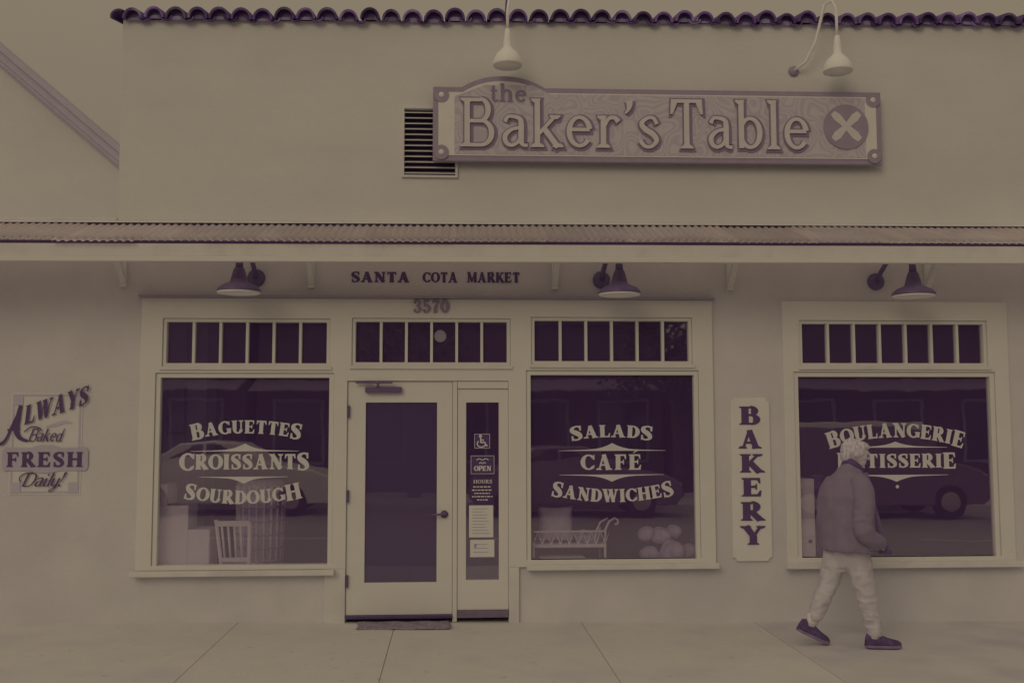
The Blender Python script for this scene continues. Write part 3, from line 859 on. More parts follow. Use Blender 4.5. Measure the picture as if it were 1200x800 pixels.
# lettering of the three shop windows
def words(par, m, loc, *lines):
    for args, kw in lines:
        L = Lettering(); L.skirt = kw.pop('skirt', 0.0)
        L.text(*args, **kw)
        L.build('lettering', m, par, loc)
def rules(par, m, loc, *fl):
    for a in fl:
        L = Lettering(); L.flourish(*a); L.build('flourish', m, par, loc)
GL = (0, .0205, 0); LW = M['letter_white']
words(sL, LW, GL, (('BAGUETTES', -2.318, -1.348, 1.722, .118), dict(R=2.3, big=1.22, T=.28, t=.11)),
      (('CROISSANTS', -2.415, -1.268, 1.403, .135), dict(big=1.18, T=.29, t=.11)),
      (('SOURDOUGH', -2.385, -1.322, 1.096, .120), dict(R=-2.2, big=1.2, T=.28, t=.11)))
rules(sL, LW, GL, (-1.845, .48, 1.562, .052), (-1.85, .39, 1.338, -.044))
words(sM, LW, GL, (('SALADS', 1.085, 1.838, 1.680, .112), dict(R=2.6, big=1.18, T=.28, t=.11)),
      (('CAFÉ', 1.178, 1.735, 1.384, .140), dict(T=.27, gap=.09)),
      (('SANDWICHES', .892, 2.042, 1.092, .118), dict(R=-2.3, big=1.2, T=.28, t=.11)))
rules(sM, LW, GL, (1.465, .49, 1.556, .052), (1.46, .48, 1.342, -.046))
words(sR, LW, GL, (('BOULANGERIE', 3.475, 4.765, 1.672, .132), dict(R=2.1, big=1.15, T=.28, t=.11)),
      (('PATISSERIE', 3.555, 4.685, 1.392, .128), dict(big=1.17, T=.28, t=.11)))
rules(sR, LW, GL, (4.112, .49, 1.577, .036), (4.112, .49, 1.327, -.046))
L = Lettering(); L.poly([(4.118+.016*math.cos(2*PI*k/12), 1.218+.016*math.sin(2*PI*k/12)) for k in range(12)])
L.build('dot', LW, sR, GL)

# painted name over the door and the house number
words(B, M['letter_dark'], (0, -.003, 0), (('SANTA', -.915, -.380, 3.088, .096), dict(T=.30, t=.14, sw=.36)),
      (('COTA', -.265, .055, 3.089, .096), dict(T=.30, t=.14, sw=.36)), (('MARKET', .135, .625, 3.091, .096), dict(T=.30, t=.14, sw=.36)))
L = Lettering(); L.skirt = .012
L.text('3570', -.350, -.022, 2.808, .118, T=.24, t=.12, sw=.36, gap=.05)
o = L.build('house_number', M['letter_mid'], B, (0, -.050, 0))

# ------------------------------------------------------------------ the carved sign on the upper wall
SY = -.105
sg = thing('carved_sign', "long carved sign reading the Baker's Table mounted high on the upper wall", 'sign', (1.912, 0, 4.20))
def so_(co): return co - Vector((1.912, 0, 4.20))
def rect_hump(x0, x1, z0, z1, hx0, hx1, hz, inset=0.0):
    p = [(x0+inset, z0+inset), (x1-inset, z0+inset), (x1-inset, z1-inset)]
    n = 16
    top = []
    for k in range(n+1):
        u = -1 + 2*k/n
        hh = (hz - z1)*(1 - abs(u)**2.2)
        top.append((((hx0+hx1)/2) - u*(hx1-hx0)/2*(1-inset*.6), z1-inset+hh))
    return p + top + [(x0+inset, z1-inset)]
sx0, sx1, sz0, sz1 = -.177, 4.016, 4.200, 4.890
tilt = lambda co: so_(Vector((co.x, co.y, co.z + 0.0035*(co.x-1.9))))
bd = MB(); bd.prism(rect_hump(sx0, sx1, sz0, sz1, .085, .85, 4.998), SY, -.055)
bd.build('border', M['mauve'], sg, bevel=.004, warp=tilt)
for x in (.4, 2.0, 3.5):
    q = MB(); q.box(x-.03, x+.03, -.054, -.001, 4.3, 4.8); q.build('mounting_rail', M['white2'], sg, warp=tilt)
# filigree field
fm = bpy.data.materials.new('filigree'); fm.use_nodes = True
n, l = fm.node_tree.nodes, fm.node_tree.links
b_ = n['Principled BSDF']; b_.inputs['Roughness'].default_value = .6
tc = n.new('ShaderNodeTexCoord')
nz = n.new('ShaderNodeTexNoise'); nz.inputs['Scale'].default_value = 4.2; nz.inputs['Detail'].default_value = 0.0; nz.inputs['Distortion'].default_value = 0.6
l.new(tc.outputs['Object'], nz.inputs['Vector'])
wv = n.new('ShaderNodeMath'); wv.operation = 'MULTIPLY'; wv.inputs[1].default_value = 62.0
l.new(nz.outputs['Fac'], wv.inputs[0])
sn = n.new('ShaderNodeMath'); sn.operation = 'SINE'; l.new(wv.outputs[0], sn.inputs[0])
mr = n.new('ShaderNodeMapRange'); mr.inputs[1].default_value = -.5; mr.inputs[2].default_value = .6
l.new(sn.outputs[0], mr.inputs[0])
mxx = n.new('ShaderNodeMix'); mxx.data_type = 'RGBA'
l.new(mr.outputs[0], mxx.inputs[0])
mxx.inputs[6].default_value = tone(111, 98, 92); mxx.inputs[7].default_value = tone(119, 106, 96)
l.new(mxx.outputs[2], b_.inputs['Base Color'])
pan = MB(); pan.prism(rect_hump(sx0, sx1, sz0, sz1, .085, .85, 4.998, .050), SY-.006, SY-.0005)
panel = pan.build('panel', M['plate'], sg, warp=tilt)
pf = MB()
pf.prism([(.02, 4.262), (3.86, 4.262), (3.86, 4.83), (.90, 4.83), (.74, 4.91), (.30, 4.91), (.02, 4.80)], SY-.0085, SY-.0062)
pf.build('filigree_field', fm, panel, warp=tilt)
for (cx, cz) in ((sx0+.078, sz0+.078), (sx1-.078, sz0+.078), (sx0+.078, sz1-.078), (sx1-.078, sz1-.078)):
    q = MB(); q.lathe([(.068, 0), (.068, .004)], (cx, SY-.0085, cz), 24, Matrix.Rotation(PI/2, 3, 'X'))
    c_ = q.build('corner_boss', M['mauve'], sg, warp=tilt)
    q = MB(); q.lathe([(.026, 0), (.023, .004), (.001, .005)], (cx, SY-.0130, cz), 20, Matrix.Rotation(PI/2, 3, 'X'))
    q.build('rosette', M['plate'], c_, smooth=True, warp=tilt)
q = MB(); q.lathe([(.212, 0), (.212, .012)], (3.672, SY-.009, 4.552), 40, Matrix.Rotation(PI/2, 3, 'X'))
emb = q.build('round_emblem', M['mauve'], sg, warp=tilt)
L = Lettering()
for sgn in (1, -1):
    a = sgn*math.radians(45)
    def W_(u, v, a=a): return (3.672 + u*math.cos(a) - v*math.sin(a), 4.556 + u*math.sin(a) + v*math.cos(a))
    prof = [(-.180, .026), (-.12, .040), (-.03, .028), (.03, .028), (.12, .040), (.180, .026)]
    L.stroke(('L', [(u, 0, 2*hh) for u, hh in prof]), W_)
L.off = 0.0; L.skirt = .004
o = L.mb.build('crossed_tools', M['letter_sign'], emb, warp=lambda co: tilt(Vector((co.x, co.y + SY - .024, co.z))))
for nm, m_, gr, off, sk in (('letter_outline', 'letter_mid', .10, .012, .008), ('lettering', 'letter_sign', 0.0, .030, .016)):  # wider, darker outline layer behind the pale letters
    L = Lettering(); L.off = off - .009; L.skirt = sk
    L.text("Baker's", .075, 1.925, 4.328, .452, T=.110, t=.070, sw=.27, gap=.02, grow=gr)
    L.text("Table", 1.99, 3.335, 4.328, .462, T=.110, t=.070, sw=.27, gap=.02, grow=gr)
    o = L.mb.build(nm, M[m_], sg, warp=lambda co: tilt(Vector((co.x + (.010 if nm == 'letter_outline' else 0), co.y + SY - .0095, co.z - (.006 if nm == 'letter_outline' else 0)))))
L = Lettering(); L.text('the', .345, .690, 4.752, .172, T=.17, t=.11, sw=.30, gap=.06)
L.mb.build('small_lettering', M['letter_mid'], sg, warp=lambda co: tilt(Vector((co.x, co.y + SY - .012, co.z))))

# ------------------------------------------------------------------ flat signs on the lower wall
vs = thing('wall_sign', 'tall narrow white board lettered BAKERY downwards between two windows', 'sign', (2.737, 0, .557))
def loc_(co): return co - Vector((2.737, 0, .557))
def scal(x0, x1, z0, z1, c=.035):
    p = []
    for (cx, cz, a0) in ((x1, z0, 180), (x1, z1, 270), (x0, z1, 0), (x0, z0, 90)):
        for k in range(7):
            a = math.radians(a0 - 90*k/6)
            p.append((cx + c*math.cos(a), cz + c*math.sin(a)))
    return p
q = MB(); q.prism([(p[0], p[1]) for p in scal(2.556, 2.918, .557, 2.037)], -.024, -.001)
q.build('board', M['plate'], vs, bevel=.003, warp=loc_)
L = Lettering()
for c, z, ww in (('B', 1.790, .205), ('A', 1.574, .215), ('K', 1.356, .215), ('E', 1.140, .195), ('R', .922, .22), ('Y', .706, .215)):
    xm = 2.737 + (1.79-z)*.004
    L.text(c, xm-ww/2, xm+ww/2, z, .168, T=.27, t=.12, sw=.42)
L.mb.build('lettering', M['letter_dark'], vs, warp=lambda co: loc_(Vector((co.x, co.y-.0265, co.z))))

fsn = thing('painted_sign', 'pale panel lettered ALWAYS Baked FRESH Daily on the wall at far left', 'sign', (-3.575, 0.008, 1.19))
def loc2(co): return co - Vector((-3.575, 0, 1.19))
q = MB(); q.box(-3.885, -3.265, -.0125, -.0095, 1.190, 2.085); q.build('panel', M['plate_flat'], fsn, warp=loc2)
q = MB(); q.holed(-3.872, -3.278, 1.203, 2.072, [(-3.854, -3.296, 1.221, 2.054)], -.0150, -.0125)
for (cx, cz) in ((-3.825, 1.25), (-3.325, 1.25), (-3.825, 2.02), (-3.325, 2.02)):
    q.box(cx-.045, cx+.045, -.0180, -.0152, cz-.045, cz+.045)
q.build('border_lines', M['plate3'], fsn, warp=loc2)
q = MB()
q.prism([(-3.945, 1.425), (-3.925, 1.40), (-3.70, 1.40), (-3.62, 1.378), (-3.52, 1.378), (-3.44, 1.40), (-3.225, 1.40), (-3.205, 1.425), (-3.205, 1.575), (-3.225, 1.60), (-3.44, 1.60), (-3.52, 1.622), (-3.62, 1.622), (-3.70, 1.60), (-3.925, 1.60), (-3.945, 1.575)], -.0205, -.0185)
q.build('ribbon', M['plate2'], fsn, warp=loc2)
L = Lettering()
L.text('FRESH', -3.905, -3.245, 1.433, .130, T=.24, t=.12, sw=.38, gap=.10)
L.text('LWAYS', -3.765, -3.215, 1.800, .165, T=.25, t=.09, sw=.36, gap=.0, slope=.34, shear=.12)
# swash capital A
L.stroke(('L', catmull([(-3.99, 1.745, .016), (-4.03, 1.70, .022), (-4.01, 1.645, .026), (-3.95, 1.640, .026), (-3.905, 1.70, .022), (-3.865, 1.80, .022), (-3.79, 1.965, .020)])), lambda u, v: (u, v))
L.stroke(('L', catmull([(-3.80, 1.975, .03), (-3.818, 1.87, .046), (-3.83, 1.76, .050), (-3.80, 1.69, .036), (-3.73, 1.66, .022)])), lambda u, v: (u, v))
L.stroke(('L', [(-3.905, 1.755, .020), (-3.80, 1.775, .020)]), lambda u, v: (u, v))
L.mb.build('lettering', M['letter_dark'], fsn, warp=lambda co: loc2(Vector((co.x, co.y-.0235, co.z))))
L = Lettering()
L.text('Baked', -3.725, -3.440, 1.655, .115, T=.14, t=.07, sw=.10, gap=-.04, shear=.45)
L.text('Daily!', -3.765, -3.425, 1.262, .120, T=.14, t=.07, sw=.10, gap=-.03, shear=.45)
L.curve([(-3.76, 1.74, .010), (-3.70, 1.785, .010), (-3.63, 1.775, .010), (-3.61, 1.745, .008)])
L.curve([(-3.775, 1.30, .010), (-3.785, 1.34, .010), (-3.74, 1.375, .010), (-3.67, 1.385, .008)])
L.mb.build('script_lettering', M['letter_dark'], fsn, warp=lambda co: loc2(Vector((co.x, co.y-.0245, co.z))))
L = Lettering(); L.curve([(-3.58, 1.785, .008), (-3.50, 1.80, .030), (-3.42, 1.825, .026), (-3.35, 1.815, .006)])
L.mb.build('flourish', M['plate3'], fsn, warp=lambda co: loc2(Vector((co.x, co.y-.016, co.z))))

# ------------------------------------------------------------------ stickers and notices on the sidelight
def card(name, label, cat, x0, x1, z0, z1, m, y=.0075):
    t_ = thing(name, label, cat, ((x0+x1)/2, y, z0))
    q = MB(); q.box(x0-(x0+x1)/2, x1-(x0+x1)/2, -.0015, .0015, 0, z1-z0); q.build('sheet', m, t_)
    return t_, (lambda co, cx=(x0+x1)/2, z=z0, yy=y: co - Vector((cx, .0030, z)))
t_, wf = card('accessibility_sticker', 'square wheelchair access sticker on the narrow pane beside the door', 'sticker', .205, .350, 1.580, 1.715, M['dark'])
L = Lettering()
W0 = lambda u, v: (u, v)
L.stroke(('L', [(.262+.008*math.cos(2*PI*k/12), 1.693+.008*math.sin(2*PI*k/12), .014) for k in range(13)]), W0)
L.curve([(.264, 1.678, .014), (.266, 1.655, .014), (.268, 1.637, .014), (.300, 1.636, .013), (.314, 1.608, .013), (.326, 1.612, .012)])
L.stroke(('L', [(.266, 1.660, .010), (.295, 1.657, .010)]), W0)
L.stroke(('L', [(.270+.037*math.cos(a), 1.624+.030*math.sin(a), .011) for a in [math.radians(130+215*k/16) for k in range(17)]]), W0)
for a, b in (((.209, 1.584), (.346, 1.584)), ((.346, 1.584), (.346, 1.711)), ((.346, 1.711), (.209, 1.711)), ((.209, 1.711), (.209, 1.584))):
    L.stroke(('L', [(*a, .004), (*b, .004)]), W0)
L.mb.build('wheelchair_symbol', M['letter_white'], t_, warp=wf)
t_, wf = card('open_sign', 'small dark sign reading OPEN on the narrow pane beside the door', 'sign', .168, .395, 1.345, 1.525, M['dark'])
L = Lettering()
L.text('OPEN', .205, .360, 1.380, .046, T=.3, t=.16, sw=.3)
for z, hf in ((1.478, .055), (1.445, .03)):
    L.curve([(.281-hf, z, .008), (.281-hf*.5, z+.012, .008), (.281, z, .008), (.281+hf*.5, z+.012, .008), (.281+hf, z, .008)])
for a, b in (((.178, 1.355), (.385, 1.355)), ((.385, 1.355), (.385, 1.515)), ((.385, 1.515), (.178, 1.515)), ((.178, 1.515), (.178, 1.355))):
    L.stroke(('L', [(*a, .004), (*b, .004)]), W0)
L.mb.build('lettering', M['letter_white'], t_, warp=wf)
def notice(label, x0, x1, z0, z1, rows, mark=False):
    t_, wf = card('paper_notice', label, 'notice', x0, x1, z0, z1, M['paper'])
    L = Lettering()
    r_ = random.Random(int(z0*1000))
    for k in range(rows):
        z = z1 - (z1-z0)*(k+1.2)/(rows+1.4)
        L.poly([(x0+.03, z), (x0+.03+(x1-x0-.06)*r_.uniform(.55, 1), z), (x0+.03+(x1-x0-.06)*r_.uniform(.55, 1), z+.004), (x0+.03, z+.004)])
    if mark: L.poly([(x0+.035, z1-.055), (x0+.05, z1-.08), (x0+.06, z1-.045), (x0+.045, z1-.03)])
    L.mb.build('printed_lines', M['paper_ink'], t_, warp=wf)
notice('taller of two white paper notices taped to the narrow pane beside the door', .160, .378, .788, 1.072, 9)
notice('shorter of two white paper notices, low on the narrow pane beside the door', .170, .387, .613, .766, 3, True)

# ------------------------------------------------------------------ lamps
def barn_lamp(x, rose_dx, label):
    t_ = thing('barn_lamp', label, 'lamp', (x, 0, 2.95), group='dark barn lamps under the canopy')
    q = MB()
    q.lathe([(.187, -.008), (.189, .0), (.180, .018), (.150, .045), (.105, .066), (.078, .080), (.070, .105), (.058, .15), (.048, .185), (.040, .20), (.001, .202)], (0, -.42, 0), 32)
    q.build('shade', M['metal_dark'], t_, smooth=True)
    q = MB(); q.lathe([(.185, -.010), (.180, -.022), (.174, -.022), (.150, -.011), (.001, -.010)], (0, -.42, 0), 32)
    q.build('white_reflector', M['lamp_in'], t_, smooth=True)
    q = MB()
    q.tube([(0, -.42, .19), (rose_dx*.02, -.42, .27), (rose_dx*.15, -.40, .35), (rose_dx*.4, -.32, .39), (rose_dx*.7, -.20, .36), (rose_dx*.92, -.10, .25), (rose_dx, -.035, .17)], [.036, .030, .024, .022, .022, .022, .022])
    q.build('gooseneck_arm', M['metal_dark'], t_, smooth=True)
    q = MB(); q.lathe([(.080, 0), (.080, .014), (.060, .036), (.024, .046), (.001, .047)], (rose_dx, -.001, .17), 24, Matrix.Rotation(PI/2, 3, 'X'))
    q.build('wall_rose', M['metal_dark'], t_, smooth=True)
    return t_
barn_lamp(-1.835, .07, 'dark barn lamp above the window lettered BAGUETTES')
barn_lamp(1.475, -.10, 'dark barn lamp above the window lettered SALADS')
barn_lamp(4.13, -.17, 'dark barn lamp above the window lettered BOULANGERIE')
def pale_lamp(x, top, pts, rose, label):
    t_ = thing('gooseneck_lamp', label, 'lamp', (x, 0, 5.02), group='pale gooseneck lamps over the carved sign')
    q = MB()
    q.lathe([(.132, 0), (.134, .012), (.125, .06), (.095, .115), (.058, .150), (.040, .175), (.034, .26), (.022, .34), (.001, .345)], (0, -.3, 0), 28)
    q.build('bell_shade', M['lamp_pale'], t_, smooth=True)
    q = MB(); q.lathe([(.128, .002), (.118, .05), (.09, .10), (.001, .12)], (0, -.3, -.004), 28)
    q.build('shade_lining', M['lamp_in'], t_, smooth=True)
    q = MB(); q.tube([(0, -.3, .34), (0, -.3, .50)] + pts, .014); q.build('gooseneck_arm', M['lamp_pale'], t_, smooth=True)
    if rose:
        q = MB(); q.lathe([(.05, 0), (.05, .012), (.03, .03), (.001, .032)], (rose[0], -.001, rose[1]), 20, Matrix.Rotation(PI/2, 3, 'X'))
        q.build('wall_rose', M['mauve'], t_, smooth=True)
    return t_
pale_lamp(.498, 5.6, [(.02, -.29, .66), (.03, -.18, .80), (.02, .1, .86), (.02, .42, .70)], None, 'pale bell lamp over the arched hump of the carved sign')
pale_lamp(3.54, 5.6, [(-.005, -.3, .60), (-.04, -.29, .68), (-.10, -.27, .64), (-.13, -.24, .50), (-.16, -.18, .32), (-.23, -.10, .16), (-.315, -.03, .10)], (-.315, .10), 'pale bell lamp with curved arm over the round emblem end of the carved sign')

# ------------------------------------------------------------------ room behind the glass and what stands in it
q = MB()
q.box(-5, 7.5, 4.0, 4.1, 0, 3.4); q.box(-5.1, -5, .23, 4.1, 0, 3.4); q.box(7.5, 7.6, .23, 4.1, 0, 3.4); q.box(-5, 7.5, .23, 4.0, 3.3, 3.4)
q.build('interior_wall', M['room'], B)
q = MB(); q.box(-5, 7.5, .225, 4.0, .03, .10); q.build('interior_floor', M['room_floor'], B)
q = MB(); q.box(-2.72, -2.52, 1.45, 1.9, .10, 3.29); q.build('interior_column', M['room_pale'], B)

st = thing('display_steps', 'white stepped display block standing inside the left shop window', 'display stand', (-2.44, .10, .10))
q = MB(); q.box(-.36, .09, 0, .35, 0, .98); q.box(-.16, -.10, 0, .35, .9805, 1.17); q.box(.0905, .28, 0, .35, 0, .766)
q.build('steps', M['inner_white'], st, bevel=.006)
ch = thing('slat_chair', 'white slat back chair inside the left shop window', 'chair', (-1.955, .16, .10))
q = MB()
q.tube([(-.10, .0, .0), (-.105, 0, .42), (-.155, -.03, .85)], .017); q.build('leg', M['inner_white'], ch, smooth=True)
q = MB(); q.tube([(.14, .0, .0), (.14, 0, .42), (.145, -.03, .83)], .020); q.build('leg', M['inner_white'], ch, smooth=True)
for x in (-.11, .16):
    q = MB(); q.tube([(x, .36, 0), (x, .36, .42)], .016); q.build('leg', M['inner_white'], ch, smooth=True)
q = MB(); q.box(-.15, .18, -.02, .40, .405, .435); q.build('seat', M['inner_white'], ch, bevel=.008)
q = MB(); q.box(-.155, .15, -.045, -.02, .79, .84); q.box(-.11, .15, -.015, .01, .47, .51); q.build('rail', M['inner_white'], ch, bevel=.005)
for k in range(4):
    x0_, x1_ = -.075+k*.05, -.105+k*.056
    q = MB(); q.tube([(x0_, 0, .49), (x1_, -.03, .81)], .011); q.build('slat', M['inner_white'], ch, smooth=True)
wb = thing('wicker_hamper', 'tall round wicker hamper behind the slat chair inside the left shop window', 'hamper', (-1.80, .62, .10))
q = MB()
q.lathe([(.17, 0), (.185, .05), (.205, .5), (.215, 1.0), (.222, 1.12), (.225, 1.15), (.20, 1.17), (.001, 1.175)], (0, 0, 0), 40); q.build('woven_body', M['wicker'], wb, smooth=True)
q = MB()
for k in range(20):
    a = 2*PI*k/20
    q.tube([(.178*math.cos(a), .178*math.sin(a), 0), (.211*math.cos(a), .211*math.sin(a), .5), (.226*math.cos(a), .226*math.sin(a), 1.13)], .010, 6)
q.build('stakes', M['inner_white'], wb)
q = MB()
for k in range(9):
    z = .06+k*.125; r = .188+.034*z/1.1
    q.tube([((r+.008)*math.cos(2*PI*j/28), (r+.008)*math.sin(2*PI*j/28), z) for j in range(29)], .011, 6)
q.build('weave_bands', M['wicker'], wb)
pf_ = thing('framed_picture', 'dark framed picture hung inside the left shop window', 'picture', (-2.815, 1.44, 1.70))
q = MB(); q.holed(-.10, .10, 0, .50, [(-.075, .075, .03, .47)], -.02, .0); q.build('frame', M['dark'], pf_)
q = MB(); q.box(-.078, .078, -.008, -.002, .027, .473); q.build('print', M['mauve'], pf_)
q = MB(); q.box(-3.4, -2.73, 1.46, 1.56, .10, 3.29); q.build('partition', M['room_pale'], B)

bn = thing('garden_bench', 'white metal garden bench with scrolled arm inside the middle shop window', 'bench', (1.08, .14, .10))
for x in (-.33, .33):
    for y in (0, .36):
        q = MB(); q.tube([(x, y, 0), (x, y, .61 if y == 0 else .72)], .012); q.build('leg', M['inner_white'], bn, smooth=True)
q = MB(); q.box(-.34, .34, -.015, .375, .575, .605); q.build('seat', M['inner_white'], bn, bevel=.005)
q = MB(); q.tube([(-.33, 0, .72), (.33, 0, .72)], .009)
for k in range(9):
    x = -.33+k*.0825
    q.tube([(x, 0, .605), (x+.04, 0, .72), (x+.0825 if k < 8 else x, 0, .605)], .007, 6)
q.build('lattice_rail', M['inner_white'], bn)
q = MB()
q.tube([(.33, 0, .60), (.335, 0, .74), (.37, 0, .81), (.42, 0, .84), (.45, 0, .82), (.45, 0, .79), (.42, 0, .78)], .010)
q.tube([(.24, .02, .61), (.25, .02, .72), (.29, .02, .80), (.36, .02, .84)], .008)
q.build('scroll_arm', M['inner_white'], bn, smooth=True)
cu = thing('cushion', 'pale square cushion propped on the white garden bench', 'cushion', (.97, .31, .71))
q = MB()
N = 14
def pil(u, v, sgn):
    e = (1-u**4)*(1-v**4)
    pinch = 1 - .07*(1-u*u)*abs(v) - .07*(1-v*v)*abs(u)
    return (.165*u*(1 - .08*(1-u*u) - .06*(1-v*v)*abs(u)), sgn*.06*e**.6 + .045*(v), .165 + .160*v*(1 - .10*(1-u*u)))
for sgn in (-1, 1):
    G_ = [[q.b.verts.new(pil(-1+2*a/N, -1+2*b/N, sgn)) for b in range(N+1)] for a in range(N+1)]
    for a in range(N):
        for b in range(N):
            q.b.faces.new((G_[a][b], G_[a+1][b], G_[a+1][b+1], G_[a][b+1]))
bmesh.ops.remove_doubles(q.b, verts=q.b.verts, dist=1e-4)
o = q.build('cover', M['cloth'], cu, smooth=True)
q = MB(); q.box(-.12, .12, -.040, -.0385, .11, .135); q.box(-.12, .12, -.046, -.0445, .16, .175)
q.build('trim_bands', M['mauve'], cu)
bk_ = thing('bread_basket', 'shallow wicker basket of rolls on the right half of the white garden bench', 'basket', (1.27, .30, .7065))
q = MB(); q.lathe([(.10, 0), (.125, .03), (.14, .075), (.132, .077), (.115, .035), (.001, .02)], (0, 0, 0), 26); q.build('woven_body', M['wicker'], bk_, smooth=True)
for k, (dx, dy) in enumerate(((-.07, -.04), (0, -.06), (.07, -.035), (-.035, .03), (.04, .03))):
    q = MB(); q.ball((dx, dy, .07+.012*(k % 2)), .045, .038, .034, 12); q.build('roll', M['loaf'], bk_, smooth=True)
lb_ = thing('storage_basket', 'low pale basket on the floor under the white garden bench', 'basket', (1.02, .26, .10))
q = MB(); q.box(-.20, .20, -.10, .10, 0, .46); q.build('woven_body', M['wicker'], lb_, bevel=.02)
q = MB(); q.box(-.21, .21, -.11, .11, .4602, .485); q.build('lid', M['inner_white'], lb_, bevel=.008)
tb = thing('low_stand', 'dark low stand under the round loaves inside the middle shop window', 'stand', (1.98, .25, .10))
q = MB(); q.box(-.26, .24, -.12, .22, .40, .43); q.build('top', M['mauve'], tb, bevel=.005)
for x in (-.24, .22):
    for y in (-.10, .20):
        q = MB(); q.box(x-.015, x+.015, y-.015, y+.015, 0, .3995); q.build('leg', M['mauve'], tb)
LO = [((2.09, .46, .62), .125, 'front and largest round loaf of the pile in the middle shop window'),
      ((1.885, .50, .600), .095, 'round loaf at the left foot of the pile in the middle shop window'),
      ((1.995, .53, .765), .095, 'round loaf in the middle of the pile in the middle shop window'),
      ((2.255, .53, .615), .085, 'round loaf at the right foot of the pile beside the window frame'),
      ((1.87, .60, .775), .085, 'top left round loaf of the pile in the middle shop window'),
      ((2.13, .60, .790), .080, 'top right round loaf of the pile in the middle shop window')]
for c, r, lb in LO:
    q = MB(); q.ball((0, 0, 0), r, r*.9, r*.86, 28)
    for v in q.b.verts:
        n_ = noise.noise(v.co*11 + Vector((c[0]*9, 0, c[2]*7)))
        slash = max(0, 1 - abs(v.co.x*.8 + v.co.z*.5)/.016)*.05 if v.co.y < 0 else 0
        v.co *= 1 + .22*n_ - slash
    o = q.build('round_loaf', M['loaf'], None, smooth=True); o.location = (c[0]-.05, c[1]-.30, c[2])
    tag(o, lb, 'loaf', 'round loaves piled in the window')
cb = thing('cabinet', 'narrow white cabinet inside the right shop window behind the walking person', 'cabinet', (3.25, .10, .10))
q = MB(); q.box(-.09, .115, 0, .4, 0, 1.19); q.build('carcass', M['inner_white'], cb, bevel=.006)
q = MB(); q.ball((.06, -.012, .62), .016, .016, .016); q.build('knob', M['dark'], cb, smooth=True)
q = MB(); q.box(-.08, .105, -.008, -.001, .66, 1.17); q.build('door', M['inner_white'], cb, bevel=.003)
ps = thing('dark_post', 'slim dark upright post beside the white cabinet in the right shop window', 'post', (3.40, .10, .10))
q = MB(); q.box(-.028, .028, 0, .06, 0, 1.20); q.build('shaft', M['dark'], ps, bevel=.004)
q = MB(); q.box(-.045, .045, -.015, .075, 1.2005, 1.225); q.build('cap', M['dark'], ps, bevel=.004)
pd = thing('pendant_lamp', 'round lit globe pendant seen through the panes over the door', 'lamp', (-.117, 1.2, 2.70))
gm = bpy.data.materials.new('lit_globe'); gm.use_nodes = True
gb = gm.node_tree.nodes['Principled BSDF']
gb.inputs['Base Color'].default_value = (.7, .62, .5, 1); gb.inputs['Emission Color'].default_value = (1, .84, .66, 1); gb.inputs['Emission Strength'].default_value = .42
q = MB(); q.ball((0, 0, 0), .062, .062, .062, 24); q.build('globe', gm, pd, smooth=True)
q = MB(); q.tube([(0, 0, .07), (0, 0, .595)], .008); q.lathe([(.03, .06), (.03, .11), (.01, .13)], (0, 0, 0), 16); q.build('stem', M['metal_dark'], pd)

# ------------------------------------------------------------------ door mat
dm = thing('door_mat', 'flat worn grey mat lying on the pavement before the door', 'mat', (-.41, -.19, gz(-.41)+.002))
q = MB()
nx, ny = 26, 10
top = []
for i in range(nx+1):
    for j in range(ny+1):
        u, v = i/nx, j/ny
        top.append((-.40+.80*u + .012*math.sin(v*5), -.165+.33*v + .008*math.sin(u*7), .014 + .003*math.sin(u*19+v*7)))
rr = random.Random(2)
V = [q.b.verts.new(p) for p in top]
for i in range(nx):
    for j in range(ny):
        a = i*(ny+1)+j
        q.b.faces.new((V[a], V[a+ny+1], V[a+ny+2], V[a+1]))
o = q.build('pile', M['mat'], dm, smooth=True)
sd = o.modifiers.new('t', 'SOLIDIFY'); sd.thickness = .013; sd.offset = -1

# ------------------------------------------------------------------ neighbour house with the sloping roof
nb = thing('neighbouring_house', 'pale gabled house whose sloping roof edge shows left of the bakery', 'house', (-8, 3, 0))
def nl(co): return co - Vector((-8, 3, 0))
def rake(x): return 4.447 + (-3.171 - x)*0.8541
xe, xr = -3.015, -8.2
q = MB()
q.prism([(-13.4, -.3), (xe, -.3), (xe, rake(xe)-.2), (xr, rake(xr)-.2), (-13.4, rake(xe)-.2)], .52, 8.0)
q.build('wall', M['stucco_up'], nb, warp=nl)
q = MB()
def strip(y0, y1, d0, d1):
    q.loft([[(x, y0, rake(x)-d0), (x, y1, rake(x)-d0), (x, y1, rake(x)-d1), (x, y0, rake(x)-d1)] for x in (xe, xr)])
strip(.40, .5195, .065, .145)
strip(.43, .5195, .146, .19)
strip(.47, .5195, .191, .215)
q.build('rake_trim', M['plate3'], nb, warp=nl)
q = MB()
q.loft([[(x, .36, rake(x)-.062), (x, 8.2, rake(x)-.062), (x, 8.2, rake(x)+.0), (x, .36, rake(x)+.0)] for x in (xe, xr)])
q.loft([[(x, .36, rake(xr)-(xr-x)*.854-.062), (x, 8.2, rake(xr)-(xr-x)*.854-.062), (x, 8.2, rake(xr)-(xr-x)*.854), (x, .36, rake(xr)-(xr-x)*.854)] for x in (xr-.002, -13.6)])
q.build('roof', M['plate2'], nb, warp=nl)

